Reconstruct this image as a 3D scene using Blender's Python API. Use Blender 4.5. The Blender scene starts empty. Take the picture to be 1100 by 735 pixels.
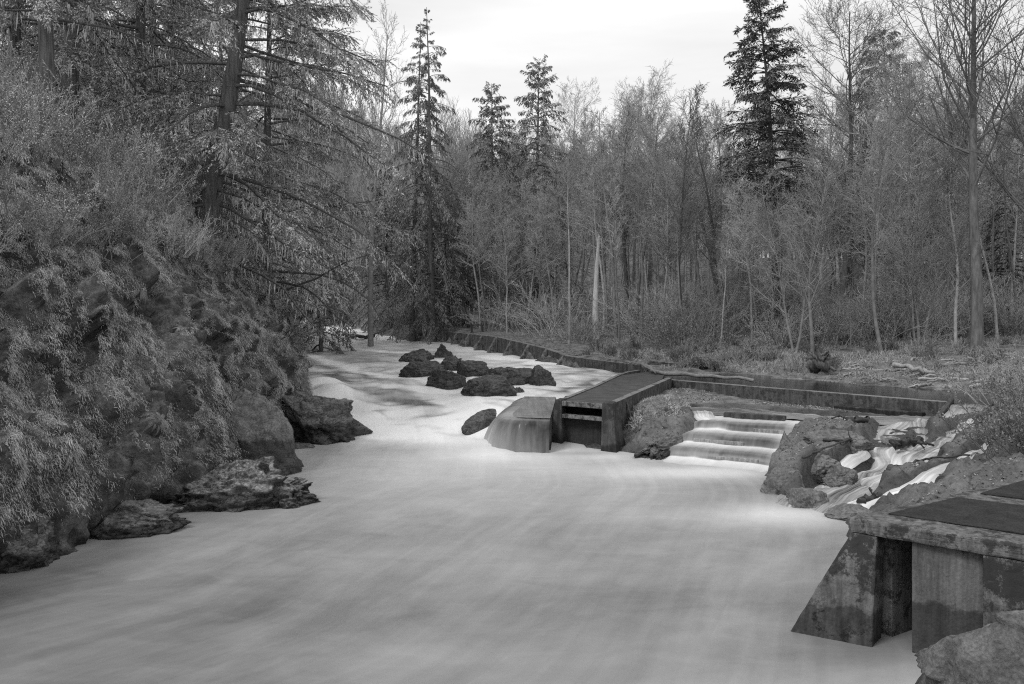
import bpy, bmesh, math, random
import numpy as np
from mathutils import Vector

scene = bpy.context.scene
COL = scene.collection
R = math.radians
F, CX, HY, CZ = 916.667, 550.0, 330.0, 4.5      # 30 mm lens on a 1100 px wide frame, eye 4.5 m above the pool

# ------------------------------------------------------------------ camera
cam = bpy.data.objects.new('camera', bpy.data.cameras.new('camera'))
COL.objects.link(cam)
cam.location = (0, 0, CZ)
cam.rotation_euler = (R(90), 0, 0)
cam.data.lens = 30
cam.data.sensor_width = 36
cam.data.shift_y = -37.5 / 1100
cam.data.clip_start = 0.1
cam.data.clip_end = 2000
scene.camera = cam

# ------------------------------------------------------------------ sky and sun (overcast, black and white photograph)
SUN_ELEV, SUN_AZ = 48, 232                       # azimuth clockwise from +Y
world = bpy.data.worlds.new('World')
scene.world = world
world.use_nodes = True
nt = world.node_tree
nt.nodes.clear()
wo = nt.nodes.new('ShaderNodeOutputWorld')
bg = nt.nodes.new('ShaderNodeBackground')
bg.inputs['Strength'].default_value = 0.10
sky = nt.nodes.new('ShaderNodeTexSky')
sky.sky_type = 'NISHITA'
sky.sun_disc = False
sky.sun_elevation = R(SUN_ELEV)
sky.sun_rotation = R(SUN_AZ)
bw = nt.nodes.new('ShaderNodeRGBToBW')
nt.links.new(sky.outputs[0], bw.inputs[0])
tc = nt.nodes.new('ShaderNodeTexCoord')
mp = nt.nodes.new('ShaderNodeMapping')
mp.inputs['Scale'].default_value = (1.2, 1.2, 7.0)
mp.inputs['Rotation'].default_value = (0.12, 0.1, 0)
nt.links.new(tc.outputs['Generated'], mp.inputs[0])
cn = nt.nodes.new('ShaderNodeTexNoise')
cn.inputs['Scale'].default_value = 1.6
cn.inputs['Detail'].default_value = 7
nt.links.new(mp.outputs[0], cn.inputs['Vector'])
cr = nt.nodes.new('ShaderNodeMapRange')           # cloud deck, brighter and greyer bands
cr.inputs[1].default_value = 0.3
cr.inputs[2].default_value = 0.7
cr.inputs[3].default_value = 5.6
cr.inputs[4].default_value = 7.9
nt.links.new(cn.outputs[0], cr.inputs[0])
ml = nt.nodes.new('ShaderNodeMath'); ml.operation = 'MULTIPLY_ADD'
ml.inputs[1].default_value = 0.12
nt.links.new(bw.outputs[0], ml.inputs[0])
nt.links.new(cr.outputs[0], ml.inputs[2])
nt.links.new(ml.outputs[0], bg.inputs['Color'])
nt.links.new(bg.outputs[0], wo.inputs['Surface'])

sun = bpy.data.objects.new('sun', bpy.data.lights.new('sun', 'SUN'))
COL.objects.link(sun)
sun.data.energy = 1.3
sun.data.angle = R(18)
sun.data.color = (1, 1, 1)
sd = Vector((math.sin(R(SUN_AZ)) * math.cos(R(SUN_ELEV)), math.cos(R(SUN_AZ)) * math.cos(R(SUN_ELEV)), math.sin(R(SUN_ELEV))))
sun.rotation_euler = sd.to_track_quat('Z', 'Y').to_euler()

vs = scene.view_settings
vs.view_transform = 'Standard'
vs.look = 'None'
vs.exposure = 0.42
vs.gamma = 1.0
vs.use_curve_mapping = False
scene.cycles.use_denoising = False
scene.cycles.pixel_filter_type = 'BLACKMAN_HARRIS'
scene.cycles.filter_width = 1.15
scene.cycles.max_bounces = 6
scene.cycles.diffuse_bounces = 3

# ------------------------------------------------------------------ small helpers
def at(px, py, z):
    d = F * (CZ - z) / (py - HY)
    return ((px - CX) * d / F, d, z)

def at_d(px, py, d):
    return ((px - CX) * d / F, d, CZ - (py - HY) * d / F)

def xd(px, d):
    return (px - CX) * d / F

def norm(a):
    return a / np.maximum(np.linalg.norm(a, axis=-1, keepdims=True), 1e-9)

def sstep(a, b, x):
    t = np.clip((x - a) / (b - a), 0, 1)
    return t * t * (3 - 2 * t)

def vnoise(P, seed=0):
    P = np.asarray(P, float)
    i = np.floor(P).astype(np.int64)
    f = P - i
    u = f * f * (3 - 2 * f)
    def h(a, b, c):
        n = (a * 73856093) ^ (b * 19349663) ^ (c * 83492791) ^ (seed * 40503 + 1013)
        n = (n ^ (n >> 13)) * 1274126177 & 0x7fffffff
        n = (n ^ (n >> 16)) * 668265263 & 0x7fffffff
        return ((n ^ (n >> 15)) & 0xffff) / 32767.5 - 1
    x, y, z = i[..., 0], i[..., 1], i[..., 2]
    ux, uy, uz = u[..., 0], u[..., 1], u[..., 2]
    def lx(yy, zz):
        return h(x, yy, zz) * (1 - ux) + h(x + 1, yy, zz) * ux
    a = lx(y, z) * (1 - uy) + lx(y + 1, z) * uy
    b = lx(y, z + 1) * (1 - uy) + lx(y + 1, z + 1) * uy
    return a * (1 - uz) + b * uz

def fbm(P, octv=4, seed=0, gain=0.5):
    s, a, t = 0, 1.0, 0
    P = np.asarray(P, float)
    for k in range(octv):
        s = s + a * vnoise(P * 2.03 ** k + 17.3 * k, seed + k)
        t += a
        a *= gain
    return s / t

def ridge(P, octv=4, seed=0):
    s, a, t = 0, 1.0, 0
    for k in range(octv):
        s = s + a * (1 - 2 * np.abs(vnoise(P * 2.03 ** k + 9.1 * k, seed + k)))
        t += a
        a *= 0.5
    return s / t

def facet(P, seed=0, tilt=1.0):
    """broken rock: every cell of a jittered lattice is a tilted plane of its own height"""
    P = np.asarray(P, float); shp = P.shape[:-1]; P = P.reshape(-1, 3)
    i = np.floor(P).astype(np.int64); f = P - i
    best = np.full(len(P), 1e9); out = np.zeros(len(P))
    def h(a, k):
        n = (a * 2654435761 + k * 40503 + seed * 9176) & 0x7fffffff
        n = (n ^ (n >> 15)) * 2246822519 & 0x7fffffff
        return ((n ^ (n >> 13)) & 0xffff) / 65535.0
    for dx in (-1, 0, 1):
        for dy in (-1, 0, 1):
            for dz in (-1, 0, 1):
                a = ((i[:, 0] + dx) * 73856093) ^ ((i[:, 1] + dy) * 19349663) ^ ((i[:, 2] + dz) * 83492791)
                vx, vy, vz = dx + h(a, 1) - f[:, 0], dy + h(a, 2) - f[:, 1], dz + h(a, 3) - f[:, 2]
                d = vx * vx + vy * vy + vz * vz
                m = d < best
                best = np.where(m, d, best)
                v = (h(a, 4) - .5) * 1.2 - tilt * ((h(a, 5) - .5) * vx + (h(a, 6) - .5) * vy + (h(a, 7) - .5) * vz) * 1.6
                out = np.where(m, v, out)
    return out.reshape(shp)

def pdist(x, y, pts):
    """distance to a polyline, arclength of the foot, signed side offset, interpolated third value"""
    pts = np.asarray(pts, float)
    best = np.full(x.shape, 1e9); arc = np.zeros(x.shape); side = np.zeros(x.shape); val = np.zeros(x.shape)
    s0 = 0
    for k in range(len(pts) - 1):
        a, b = pts[k, :2], pts[k + 1, :2]
        d = b - a
        L = np.hypot(*d)
        t = np.clip(((x - a[0]) * d[0] + (y - a[1]) * d[1]) / L ** 2, 0, 1)
        dx, dy = x - a[0] - t * d[0], y - a[1] - t * d[1]
        dd = np.hypot(dx, dy)
        m = dd < best
        best = np.where(m, dd, best)
        arc = np.where(m, s0 + t * L, arc)
        side = np.where(m, np.sign(d[0] * dy - d[1] * dx) * dd, side)
        if pts.shape[1] > 2:
            val = np.where(m, pts[k, 2] + t * (pts[k + 1, 2] - pts[k, 2]), val)
        s0 += L
    return best, arc, side, val

class MB:
    """collects triangles and quads, then links them as ONE mesh object"""
    def __init__(self):
        self.v, self.f, self.n = [], [], 0
    def add(self, V, Fc, m=0):
        V = np.asarray(V, float).reshape(-1, 3)
        Fc = np.asarray(Fc, np.int64)
        self.v.append(V)
        self.f.append((Fc + self.n, m))
        self.n += len(V)
    def grid(self, P, m=0):
        a, b = P.shape[:2]
        i = np.arange(a * b).reshape(a, b)
        q = np.stack([i[:-1, :-1], i[1:, :-1], i[1:, 1:], i[:-1, 1:]], -1).reshape(-1, 4)
        self.add(P.reshape(-1, 3), q, m)
    def tubes(self, P, Rr, sides=3, m=0, cap=False):
        P = np.asarray(P, float); Rr = np.asarray(Rr, float)
        M, K, _ = P.shape
        if M == 0: return
        T = np.empty_like(P)
        T[:, 1:-1] = P[:, 2:] - P[:, :-2]
        T[:, 0] = P[:, 1] - P[:, 0]; T[:, -1] = P[:, -1] - P[:, -2]
        T = norm(T)
        mean = norm(P[:, -1] - P[:, 0])
        ref = np.where(np.abs(mean[:, 2:3]) > 0.8, np.array([[1., 0.13, 0]]), np.array([[0.1, 0, 1.]]))
        U = norm(np.cross(T, ref[:, None, :])); Vv = np.cross(T, U)
        ang = np.arange(sides) * 2 * math.pi / sides
        ring = P[:, :, None, :] + Rr[:, :, None, None] * (U[:, :, None, :] * np.cos(ang)[None, None, :, None] + Vv[:, :, None, :] * np.sin(ang)[None, None, :, None])
        i = np.arange(M * K * sides).reshape(M, K, sides)
        j = np.roll(i, -1, axis=2)
        q = np.stack([i[:, :-1], j[:, :-1], j[:, 1:], i[:, 1:]], -1).reshape(-1, 4)
        V = ring.reshape(-1, 3)
        self.add(V, q, m)
        if cap:
            for e in (0, K - 1):
                c = P[:, e]
                base = self.n
                rr = ring[:, e].reshape(-1, 3)
                ii = np.arange(M * sides).reshape(M, sides)
                cc = (M * sides + np.arange(M))[:, None].repeat(sides, 1)
                t = np.stack([ii, np.roll(ii, -1, 1), cc], -1).reshape(-1, 3)
                self.add(np.concatenate([rr, c]), t, m)
    def leaves(self, A, D, L, Wd, S, m=0):
        """diamond blades from A along D (unit), length L, half width Wd along S (unit)"""
        L = np.asarray(L)[..., None]; Wd = np.asarray(Wd)[..., None]
        V = np.stack([A, A + D * L * 0.45 + S * Wd, A + D * L, A + D * L * 0.45 - S * Wd], -2)
        n = V.reshape(-1, 4, 3).shape[0]
        self.add(V.reshape(-1, 3), np.arange(n * 4).reshape(n, 4), m)
    def prism(self, poly, z0, z1, m=0):
        """poly: list of (x, y); z0/z1 numbers or per-corner lists"""
        n = len(poly)
        z0 = [z0] * n if np.isscalar(z0) else z0
        z1 = [z1] * n if np.isscalar(z1) else z1
        ar = sum(poly[i][0] * poly[(i + 1) % n][1] - poly[(i + 1) % n][0] * poly[i][1] for i in range(n))
        idx = list(range(n)) if ar > 0 else list(range(n))[::-1]
        V = [(poly[i][0], poly[i][1], z0[i]) for i in idx] + [(poly[i][0], poly[i][1], z1[i]) for i in idx]
        Fq = [[i, (i + 1) % n, n + (i + 1) % n, n + i] for i in range(n)]
        self.add(V, Fq, m)
        k = self.n - 2 * n
        if n == 4:
            self.f.append((np.array([[k + 3, k + 2, k + 1, k]]), m)); self.f.append((np.array([[k + 4, k + 5, k + 6, k + 7]]), m))
        else:
            self.f.append((np.array([[k, k + i + 1, k + i] for i in range(1, n - 1)]), m))
            self.f.append((np.array([[k + n, k + n + i, k + n + i + 1] for i in range(1, n - 1)]), m))
    def hexa(self, b, t, m=0):
        """four bottom points and four top points, same order"""
        b, t = np.asarray(b, float), np.asarray(t, float)
        self.add(np.concatenate([b, t]), [[0, 1, 5, 4], [1, 2, 6, 5], [2, 3, 7, 6], [3, 0, 4, 7], [3, 2, 1, 0], [4, 5, 6, 7]], m)
    def build(self, name, mats, parent=None, smooth=True, attrs=None, uv=None, bevel=0):
        me = bpy.data.meshes.new(name)
        V = np.concatenate(self.v)
        idx = np.concatenate([f.ravel() for f, _ in self.f])
        cnt = np.concatenate([np.full(len(f), f.shape[1]) for f, _ in self.f])
        mi = np.concatenate([np.full(len(f), m) for f, m in self.f])
        st = np.concatenate([[0], np.cumsum(cnt)[:-1]])
        me.vertices.add(len(V)); me.vertices.foreach_set('co', V.astype(np.float32).ravel())
        me.loops.add(len(idx)); me.loops.foreach_set('vertex_index', idx.astype(np.int32))
        me.polygons.add(len(cnt)); me.polygons.foreach_set('loop_start', st.astype(np.int32))
        try: me.polygons.foreach_set('loop_total', cnt.astype(np.int32))
        except Exception: pass
        me.polygons.foreach_set('material_index', mi.astype(np.int32))
        me.polygons.foreach_set('use_smooth', np.full(len(cnt), smooth))
        for k, a in (attrs or {}).items():
            at_ = me.attributes.new(k, 'FLOAT', 'POINT'); at_.data.foreach_set('value', np.asarray(a, np.float32).ravel())
        if uv is not None:
            l = me.uv_layers.new(name='UVMap'); l.data.foreach_set('uv', np.asarray(uv, np.float32).reshape(-1, 2)[idx].ravel())
        me.update(calc_edges=True)
        for mt in (mats if isinstance(mats, (list, tuple)) else [mats]): me.materials.append(mt)
        o = bpy.data.objects.new(name, me)
        COL.objects.link(o)
        if parent is not None: o.parent = parent
        if bevel:
            b = o.modifiers.new('bevel', 'BEVEL'); b.width = bevel; b.segments = 2; b.limit_method = 'ANGLE'
        return o

def tag(o, label=None, cat=None, group=None, kind=None):
    if label: o['label'] = label
    if cat: o['category'] = cat
    if group: o['group'] = group
    if kind: o['kind'] = kind
    return o

def thing(name, loc, label, cat, group=None, rz=0):
    o = bpy.data.objects.new(name, None)
    o.empty_display_size = 0.3
    COL.objects.link(o)
    o.location = loc
    o.rotation_euler = (0, 0, rz)
    return tag(o, label, cat, group)

def dup(src, loc, rot=(0, 0, 0), sc=1.0, label=None, group=None):
    r = src.copy(); COL.objects.link(r)
    r.location = loc; r.rotation_euler = rot
    r.scale = (sc,) * 3 if np.isscalar(sc) else sc
    if label: r['label'] = label
    if group: r['group'] = group
    for ch in src.children:
        c = ch.copy(); COL.objects.link(c); c.parent = r
        for g in ch.children:
            d = g.copy(); COL.objects.link(d); d.parent = c
    return r

# ------------------------------------------------------------------ materials (all greys: the photograph is monochrome)
def g4(v): return (v, v, v, 1)

class N:
    """tiny node-graph helper"""
    def __init__(self, name, rough=0.8, spec=0.3):
        self.m = bpy.data.materials.new(name); self.m.use_nodes = True
        self.t = self.m.node_tree
        self.b = self.t.nodes['Principled BSDF']
        self.b.inputs['Roughness'].default_value = rough
        self.b.inputs['Specular IOR Level'].default_value = spec
        self.tc = self.t.nodes.new('ShaderNodeTexCoord')
    def link(self, a, b): self.t.links.new(a, b)
    def noise(self, scale, detail=5, rough=0.6, coord='Object', sc=(1, 1, 1), dist=0):
        mpn = self.t.nodes.new('ShaderNodeMapping'); mpn.inputs['Scale'].default_value = sc
        self.link(self.tc.outputs[coord], mpn.inputs[0])
        n = self.t.nodes.new('ShaderNodeTexNoise'); n.inputs['Scale'].default_value = scale
        n.inputs['Detail'].default_value = detail; n.inputs['Roughness'].default_value = rough
        n.inputs['Distortion'].default_value = dist
        self.link(mpn.outputs[0], n.inputs['Vector'])
        return n.outputs[0]
    def voro(self, scale, feature='F1', sc=(1, 1, 1), coord='Object'):
        mpn = self.t.nodes.new('ShaderNodeMapping'); mpn.inputs['Scale'].default_value = sc
        self.link(self.tc.outputs[coord], mpn.inputs[0])
        n = self.t.nodes.new('ShaderNodeTexVoronoi'); n.inputs['Scale'].default_value = scale
        n.feature = feature
        self.link(mpn.outputs[0], n.inputs['Vector'])
        return n.outputs['Distance']
    def map(self, x, a, b, c, d, smooth=False):
        n = self.t.nodes.new('ShaderNodeMapRange')
        if smooth: n.interpolation_type = 'SMOOTHSTEP'
        for i, v in zip((1, 2, 3, 4), (a, b, c, d)):
            n.inputs[i].default_value = v
        self.link(x, n.inputs[0])
        return n.outputs[0]
    def math(self, op, a, b=None, c=None):
        n = self.t.nodes.new('ShaderNodeMath'); n.operation = op
        for i, v in enumerate((a, b, c)):
            if v is None: continue
            if isinstance(v, (int, float)): n.inputs[i].default_value = v
            else: self.link(v, n.inputs[i])
        return n.outputs[0]
    def mix(self, f, a, b):
        n = self.t.nodes.new('ShaderNodeMix')
        for i, v in zip((0, 2, 3), (f, a, b)):
            if isinstance(v, (int, float)): n.inputs[i].default_value = v
            else: self.link(v, n.inputs[i])
        return n.outputs[0]
    def attr(self, name):
        n = self.t.nodes.new('ShaderNodeAttribute'); n.attribute_name = name
        return n.outputs['Fac']
    def rand(self):
        return self.t.nodes.new('ShaderNodeObjectInfo').outputs['Random']
    def pos_z(self, coord='Object'):
        s = self.t.nodes.new('ShaderNodeSeparateXYZ'); self.link(self.tc.outputs[coord], s.inputs[0])
        return s.outputs[2]
    def normal_z(self):
        g = self.t.nodes.new('ShaderNodeNewGeometry'); s = self.t.nodes.new('ShaderNodeSeparateXYZ')
        self.link(g.outputs['Normal'], s.inputs[0]); return s.outputs[2]
    def color(self, v):
        c = self.t.nodes.new('ShaderNodeCombineColor')
        for i in range(3): self.link(v, c.inputs[i])
        self.link(c.outputs[0], self.b.inputs['Base Color'])
        return self
    def rough(self, v): self.link(v, self.b.inputs['Roughness']); return self
    def bump(self, h, strength=0.5, dist=0.05):
        b = self.t.nodes.new('ShaderNodeBump'); b.inputs['Strength'].default_value = strength
        b.inputs['Distance'].default_value = dist
        self.link(h, b.inputs['Height']); self.link(b.outputs[0], self.b.inputs['Normal'])
        return self

def simple(name, lo, hi, scale, rough=0.85, spec=0.2, bump=0.4, bd=0.03, sc=(1, 1, 1), rnd=None, detail=6):
    k = N(name, rough, spec)
    n = k.noise(scale, detail, 0.62, sc=sc)
    c = k.map(n, 0.3, 0.7, lo, hi)
    if rnd: c = k.math('MULTIPLY', c, k.map(k.rand(), 0, 1, rnd[0], rnd[1]))
    k.color(c)
    if bump: k.bump(n, bump, bd)
    return k.m

def concrete(name, lo=0.13, hi=0.27, lichen=0.5, wet=None, dark=0.035, moss=0.0):
    k = N(name, 0.9, 0.25)
    n1 = k.noise(2.2, 8, 0.65); n2 = k.noise(26, 4, 0.7); n3 = k.noise(4.0, 12, 0.8)
    st = k.noise(3.4, 6, 0.65, sc=(2.6, 2.6, 0.16))
    c = k.map(n1, 0.3, 0.7, lo, hi)
    c = k.math('MULTIPLY', c, k.map(n2, 0.3, 0.7, 0.75, 1.2))
    c = k.math('MULTIPLY', c, k.map(st, 0.38, 0.62, 0.58, 1.12))
    if wet is not None and lichen: n3 = k.math('ADD', n3, k.math('MULTIPLY', k.map(k.pos_z(), .5, 1.15, -.08, .035), 1.0))
    lf = k.map(n3, 0.59 - 0.15 * lichen, 0.655 - 0.15 * lichen, 0, 0.93)
    c = k.mix(lf, c, dark)
    if moss:  # patchy lightening of upward faces, gives the weir a pale top edge
        c = k.mix(k.math('MULTIPLY', k.map(k.normal_z(), 0.5, 0.9, 0, 1), k.map(n1, 0.35, 0.5, 0, moss)), c, 0.2)
    if wet is not None:                                     # damp tide mark left by the river
        z = k.math('ADD', k.pos_z(), k.map(n1, 0.3, 0.7, -0.12, 0.12))
        c = k.math('MULTIPLY', c, k.map(z, wet, wet + 0.07, 0.42, 1.0))
    k.color(c)
    h = k.math('ADD', k.math('MULTIPLY', n2, 0.5), k.math('MULTIPLY', lf, 0.4))
    return k.bump(h, 0.55, 0.03).m

def rockmat(name, lo, hi, scale=1.2, moss=0.0, mosscol=0.2, wet=None, rough=0.8, spec=0.3, bump=0.9, crack=1):
    k = N(name, rough, spec)
    n1 = k.noise(scale, 9, 0.68, dist=0.4); n2 = k.noise(scale * 9, 6, 0.7); v = k.math('ABSOLUTE', k.math('SUBTRACT', k.noise(scale * 1.7, 6, 0.6, sc=(1, 1, 2.2), dist=0.8), 0.5))
    n3 = k.noise(scale * 2.3, 8, 0.7)
    c = k.map(n1, 0.28, 0.72, lo, hi)
    c = k.math('MULTIPLY', c, k.map(n2, 0.3, 0.7, 0.45, 1.55))
    if crack: c = k.math('MULTIPLY', c, k.map(v, 0.0, 0.010, 0.85, 1.0))
    else: v = n2
    if moss:
        mf = k.math('MULTIPLY', k.map(k.normal_z(), 0.25, 0.75, 0, 1), k.map(n3, 0.4, 0.58, 0, moss))
        c = k.mix(mf, c, k.map(n2, 0.3, 0.7, mosscol * 0.55, mosscol * 1.4))
    if wet is not None:
        z = k.math('ADD', k.pos_z(), k.map(n1, 0.3, 0.7, -0.1, 0.1))
        w = k.map(z, wet, wet + 0.12, 0.35, 1.0)
        c = k.math('MULTIPLY', c, w)
        k.rough(k.map(w, 0.35, 1, 0.35, rough))
    k.color(c)
    h = k.math('ADD', k.math('MULTIPLY', n1, 0.6), k.math('ADD', k.math('MULTIPLY', n2, 0.25), k.math('MULTIPLY', k.map(v, 0, 0.025, 0, 1), 0.2)))
    return k.bump(h, bump, 0.09).m

def watermat():
    k = N('silky_water', 0.42, 0.35)
    k.b.inputs['IOR'].default_value = 1.33
    f = k.attr('foam_tone'); d = k.attr('dark')
    s1 = k.noise(1.0, 5, 0.55, 'UV', (0.10, 0.62, 1)); s2 = k.noise(1.0, 4, 0.6, 'UV', (0.28, 3.4, 1), 0.4)
    s3 = k.noise(0.33, 6, 0.62, 'UV', (.5, 1.1, 1), 0.8); s4 = k.noise(1.2, 6, 0.62, 'Object', (0.8, 1.4, 1), 0.6)
    t = k.math('ADD', k.math('MULTIPLY', k.map(s1, 0.3, 0.7, -1, 1), k.math('ADD', k.math('MULTIPLY', k.attr('streak'), .22), .1)), k.math('MULTIPLY', k.map(s2, 0.3, 0.7, -1, 1), k.math('MULTIPLY', k.attr('streak'), .45)))
    t = k.math('ADD', t, k.math('MULTIPLY', k.map(s3, 0.3, 0.7, -1, 1), 0.5))
    t = k.math('ADD', t, k.math('MULTIPLY', k.map(s4, 0.3, 0.7, -1, 1), 0.22))
    a = k.math('ADD', f, k.math('MULTIPLY', t, 0.10))
    a = k.math('ADD', a, k.math('MULTIPLY', k.math('MULTIPLY', t, k.attr('streak')), 0.06))
    a = k.math('MULTIPLY', a, k.math('SUBTRACT', 1.0, d))
    a = k.math('MINIMUM', k.math('MAXIMUM', a, 0.015), 0.86)
    k.color(a)
    k.rough(k.map(a, 0.05, 0.5, 0.16, 0.6))
    return k.bump(k.math('MULTIPLY', t, 0.5), 0.10, 0.1).m

M = {}
M['water'] = watermat()
M['conc'] = concrete('weathered_concrete', 0.12, 0.26, 0.55)
M['conc_pier'] = concrete('lichen_stained_concrete', 0.10, 0.25, 0.85, wet=0.42)
M['conc_panel'] = concrete('plain_concrete', 0.11, 0.19, 0.0, wet=0.62)
M['conc_wet'] = concrete('wet_concrete', 0.045, 0.11, 0.6, wet=0.25)
M['conc_rim'] = concrete('worn_concrete_rim', 0.10, 0.21, 0.55)
M['conc_weir'] = concrete('weir_concrete', 0.06, 0.14, 0.5, moss=1.0)
M['board_pale'] = concrete('pale_wet_board', .26, .42, 0.0)
M['shaft'] = concrete('dark_recess_concrete', 0.03, 0.06, 0.5)  # very dark concrete for the walls and panel inside the openings
M['rock_dark'] = rockmat('dark_river_rock', 0.03, 0.10, 1.3, 0.8, 0.13, rough=0.7)
M['rock_bank'] = rockmat('mossy_bank_rock', 0.045, 0.16, 2.0, 0.9, 0.2, wet=0.10)
M['rock_moss'] = rockmat('pale_moss_rock', 0.03, 0.12, 2.2, 1.0, 0.30, wet=0.30)
M['rock_slab'] = rockmat('bare_slab_rock', 0.08, 0.23, 2.4, 0.8, 0.24, wet=0.1, bump=0.6)
M['rock_pale'] = rockmat('pale_bedrock', 0.08, 0.22, 1.6, 0.0, crack=0, bump=1.0)
M['rock_near'] = rockmat('coarse_grey_rock', 0.06, 0.19, 2.6, 0.0, crack=0, bump=1.0)
M['wood_wet'] = simple('wet_dark_wood', 0.02, 0.05, 6, 0.5, 0.4, sc=(1, 1, 0.2))
M['wood_grey'] = simple('bleached_driftwood', 0.22, 0.45, 8, 0.8, rnd=(0.5, 1.1))
M['bark_dark'] = simple('dark_furrowed_bark', 0.06, 0.17, 5, 0.9, 0.1, 0.9, 0.06, sc=(3, 3, 0.35), rnd=(0.75, 1.25))
M['bark_fir'] = simple('mossy_fir_bark', 0.06, 0.2, 4, 0.9, 0.1, 1.0, 0.08, sc=(3.2, 3.2, 0.3))
M['bark_pale'] = simple('pale_alder_bark', 0.17, 0.36, 3, 0.85, 0.15, 0.4, 0.03, sc=(1.5, 1.5, 1.1), rnd=(0.3, 1.35))
M['bark_white'] = simple('bleached_snag_wood', 0.38, 0.62, 4, 0.85, 0.15, 0.5, 0.03, sc=(3, 3, 0.3))
M['twig'] = simple('grey_twigs', 0.25, 0.48, 0.9, 0.9, 0.1, 0, rnd=(0.6, 1.3))
M['twig_pale'] = simple('lichen_grey_twigs', 0.24, 0.44, 1.5, 0.9, 0.1, 0, rnd=(0.7, 1.3))
M['twig_dark'] = simple('dead_dark_twigs', 0.10, 0.22, 1.5, 0.9, 0.1, 0)
M['needle'] = simple('conifer_needles', 0.12, 0.24, 0.8, 0.8, 0.2, 0, rnd=(0.8, 1.2))
M['needle_dark'] = simple('dark_fir_needles', 0.09, 0.17, 0.8, 0.8, 0.2, 0)
M['needle_mossy'] = simple('pale_moss_hung_needles', 0.36, 0.60, 1.1, 0.85, 0.15, 0, rnd=(0.8, 1.2))
M['lichen'] = simple('hanging_lichen', 0.42, 0.66, 3, 0.9, 0.1, 0)
M['leaf'] = simple('small_glossy_leaves', 0.12, 0.3, 4, 0.6, 0.4, 0)
M['fern'] = simple('fern_fronds', 0.2, 0.44, 4, 0.7, 0.3, 0, rnd=(0.7, 1.25))
M['grass'] = simple('withered_grass', 0.20, 0.42, 1.3, 0.9, 0.1, 0)
M['grass_pale'] = simple('pale_dry_shrub_stems', 0.24, 0.42, 2.0, 0.9, 0.1, 0)
M['moss'] = simple('bank_moss', 0.15, 0.66, 1.9, 0.9, 0.1, 0)

def grating():
    k = N('dark_walkway_mesh', 0.95, 0.08)
    n = k.noise(3, 5, 0.6); v = k.voro(34, 'F1')
    c = k.math('MULTIPLY', k.map(n, 0.3, 0.7, 0.026, 0.045), k.map(v, 0.1, 0.6, 0.7, 1.25))
    k.color(c); return k.bump(v, 0.6, 0.02).m
M['grating'] = grating()

def planks(ax):
    k = N('dark_deck_boards', 0.85, 0.15)
    w = k.t.nodes.new('ShaderNodeTexWave'); w.wave_type = 'BANDS'; w.bands_direction = 'X'; w.wave_profile = 'SAW'
    mpn = k.t.nodes.new('ShaderNodeMapping'); mpn.inputs['Rotation'].default_value = (0, 0, -ax)
    k.link(k.tc.outputs['Object'], mpn.inputs[0]); k.link(mpn.outputs[0], w.inputs['Vector'])
    w.inputs['Scale'].default_value = 1.05
    n = k.noise(2.0, 7, 0.65)
    c = k.math('MULTIPLY', k.map(n, 0.3, 0.7, 0.055, 0.10), k.map(w.outputs['Fac'], 0.0, 0.16, 0.35, 1.0))
    k.color(c); return k.bump(w.outputs['Fac'], 0.2, 0.01).m

def groundmat():
    k = N('ground', 0.9, 0.2)
    r = k.attr('rock')
    n1 = k.noise(0.7, 9, 0.68, dist=0.4); n2 = k.noise(9, 7, 0.72); n3 = k.noise(30, 3, 0.7); v = k.voro(3.4, 'DISTANCE_TO_EDGE')
    rk = k.math('MULTIPLY', k.map(n1, 0.28, 0.72, 0.085, 0.22), k.map(n2, 0.3, 0.7, 0.6, 1.35))
    rk = k.math('MULTIPLY', rk, k.map(k.noise(2.4, 9, 0.7, dist=1.2), 0.36, 0.44, 0.35, 1.0))
    li = k.math('MULTIPLY', k.map(k.noise(1.7, 8, .7), 0.35, 0.65, 0.05, 0.25), k.map(n3, 0.3, 0.7, 0.5, 1.5))
    c = k.mix(r, li, rk)
    c = k.math('MULTIPLY', c, k.map(k.attr('wet'), 0, 1, 1.0, 0.45))
    k.color(c)
    k.rough(k.map(k.attr('wet'), 0, 1, 0.9, 0.45))
    h = k.math('ADD', k.math('MULTIPLY', n2, 0.5), k.math('MULTIPLY', n3, 0.25))
    return k.bump(h, 0.9, 0.08).m
M['ground'] = groundmat()

# ------------------------------------------------------------------ the river: edges, surface, flow
XW = np.array([(-30, -9.6), (5, -9.5), (12, -9.0), (14.5, -8.8), (17, -8.2), (19, -7.6), (22, -7.1), (26, -7.4), (30, -7.6), (36, -8.9), (45, -11.4), (68, -17.4), (105, -27), (160, -50)], float)
XR = np.array([(-30, 9), (8, 5.0), (10, 4.6), (11, 6.2), (13.5, 6.4), (15, 6.2), (17.8, 6.8), (19.5, 6.35), (21, 6.45), (22.5, 6.6), (23.6, 6.4), (24.3, 4.3), (25.3, 4.15), (26.3, 3.3), (27, 2.0), (32, 2.6), (38, 4.6), (41, 6.2), (44.4, 6.8), (48.3, 3.1), (52, 2.0), (60, -1.1), (70.5, -5.4), (73, -9.3), (100, -22), (160, -45)], float)
def xw(y): return np.interp(y, XW[:, 0], XW[:, 1])
def xr(y): return np.interp(y, XR[:, 0], XR[:, 1])

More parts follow.
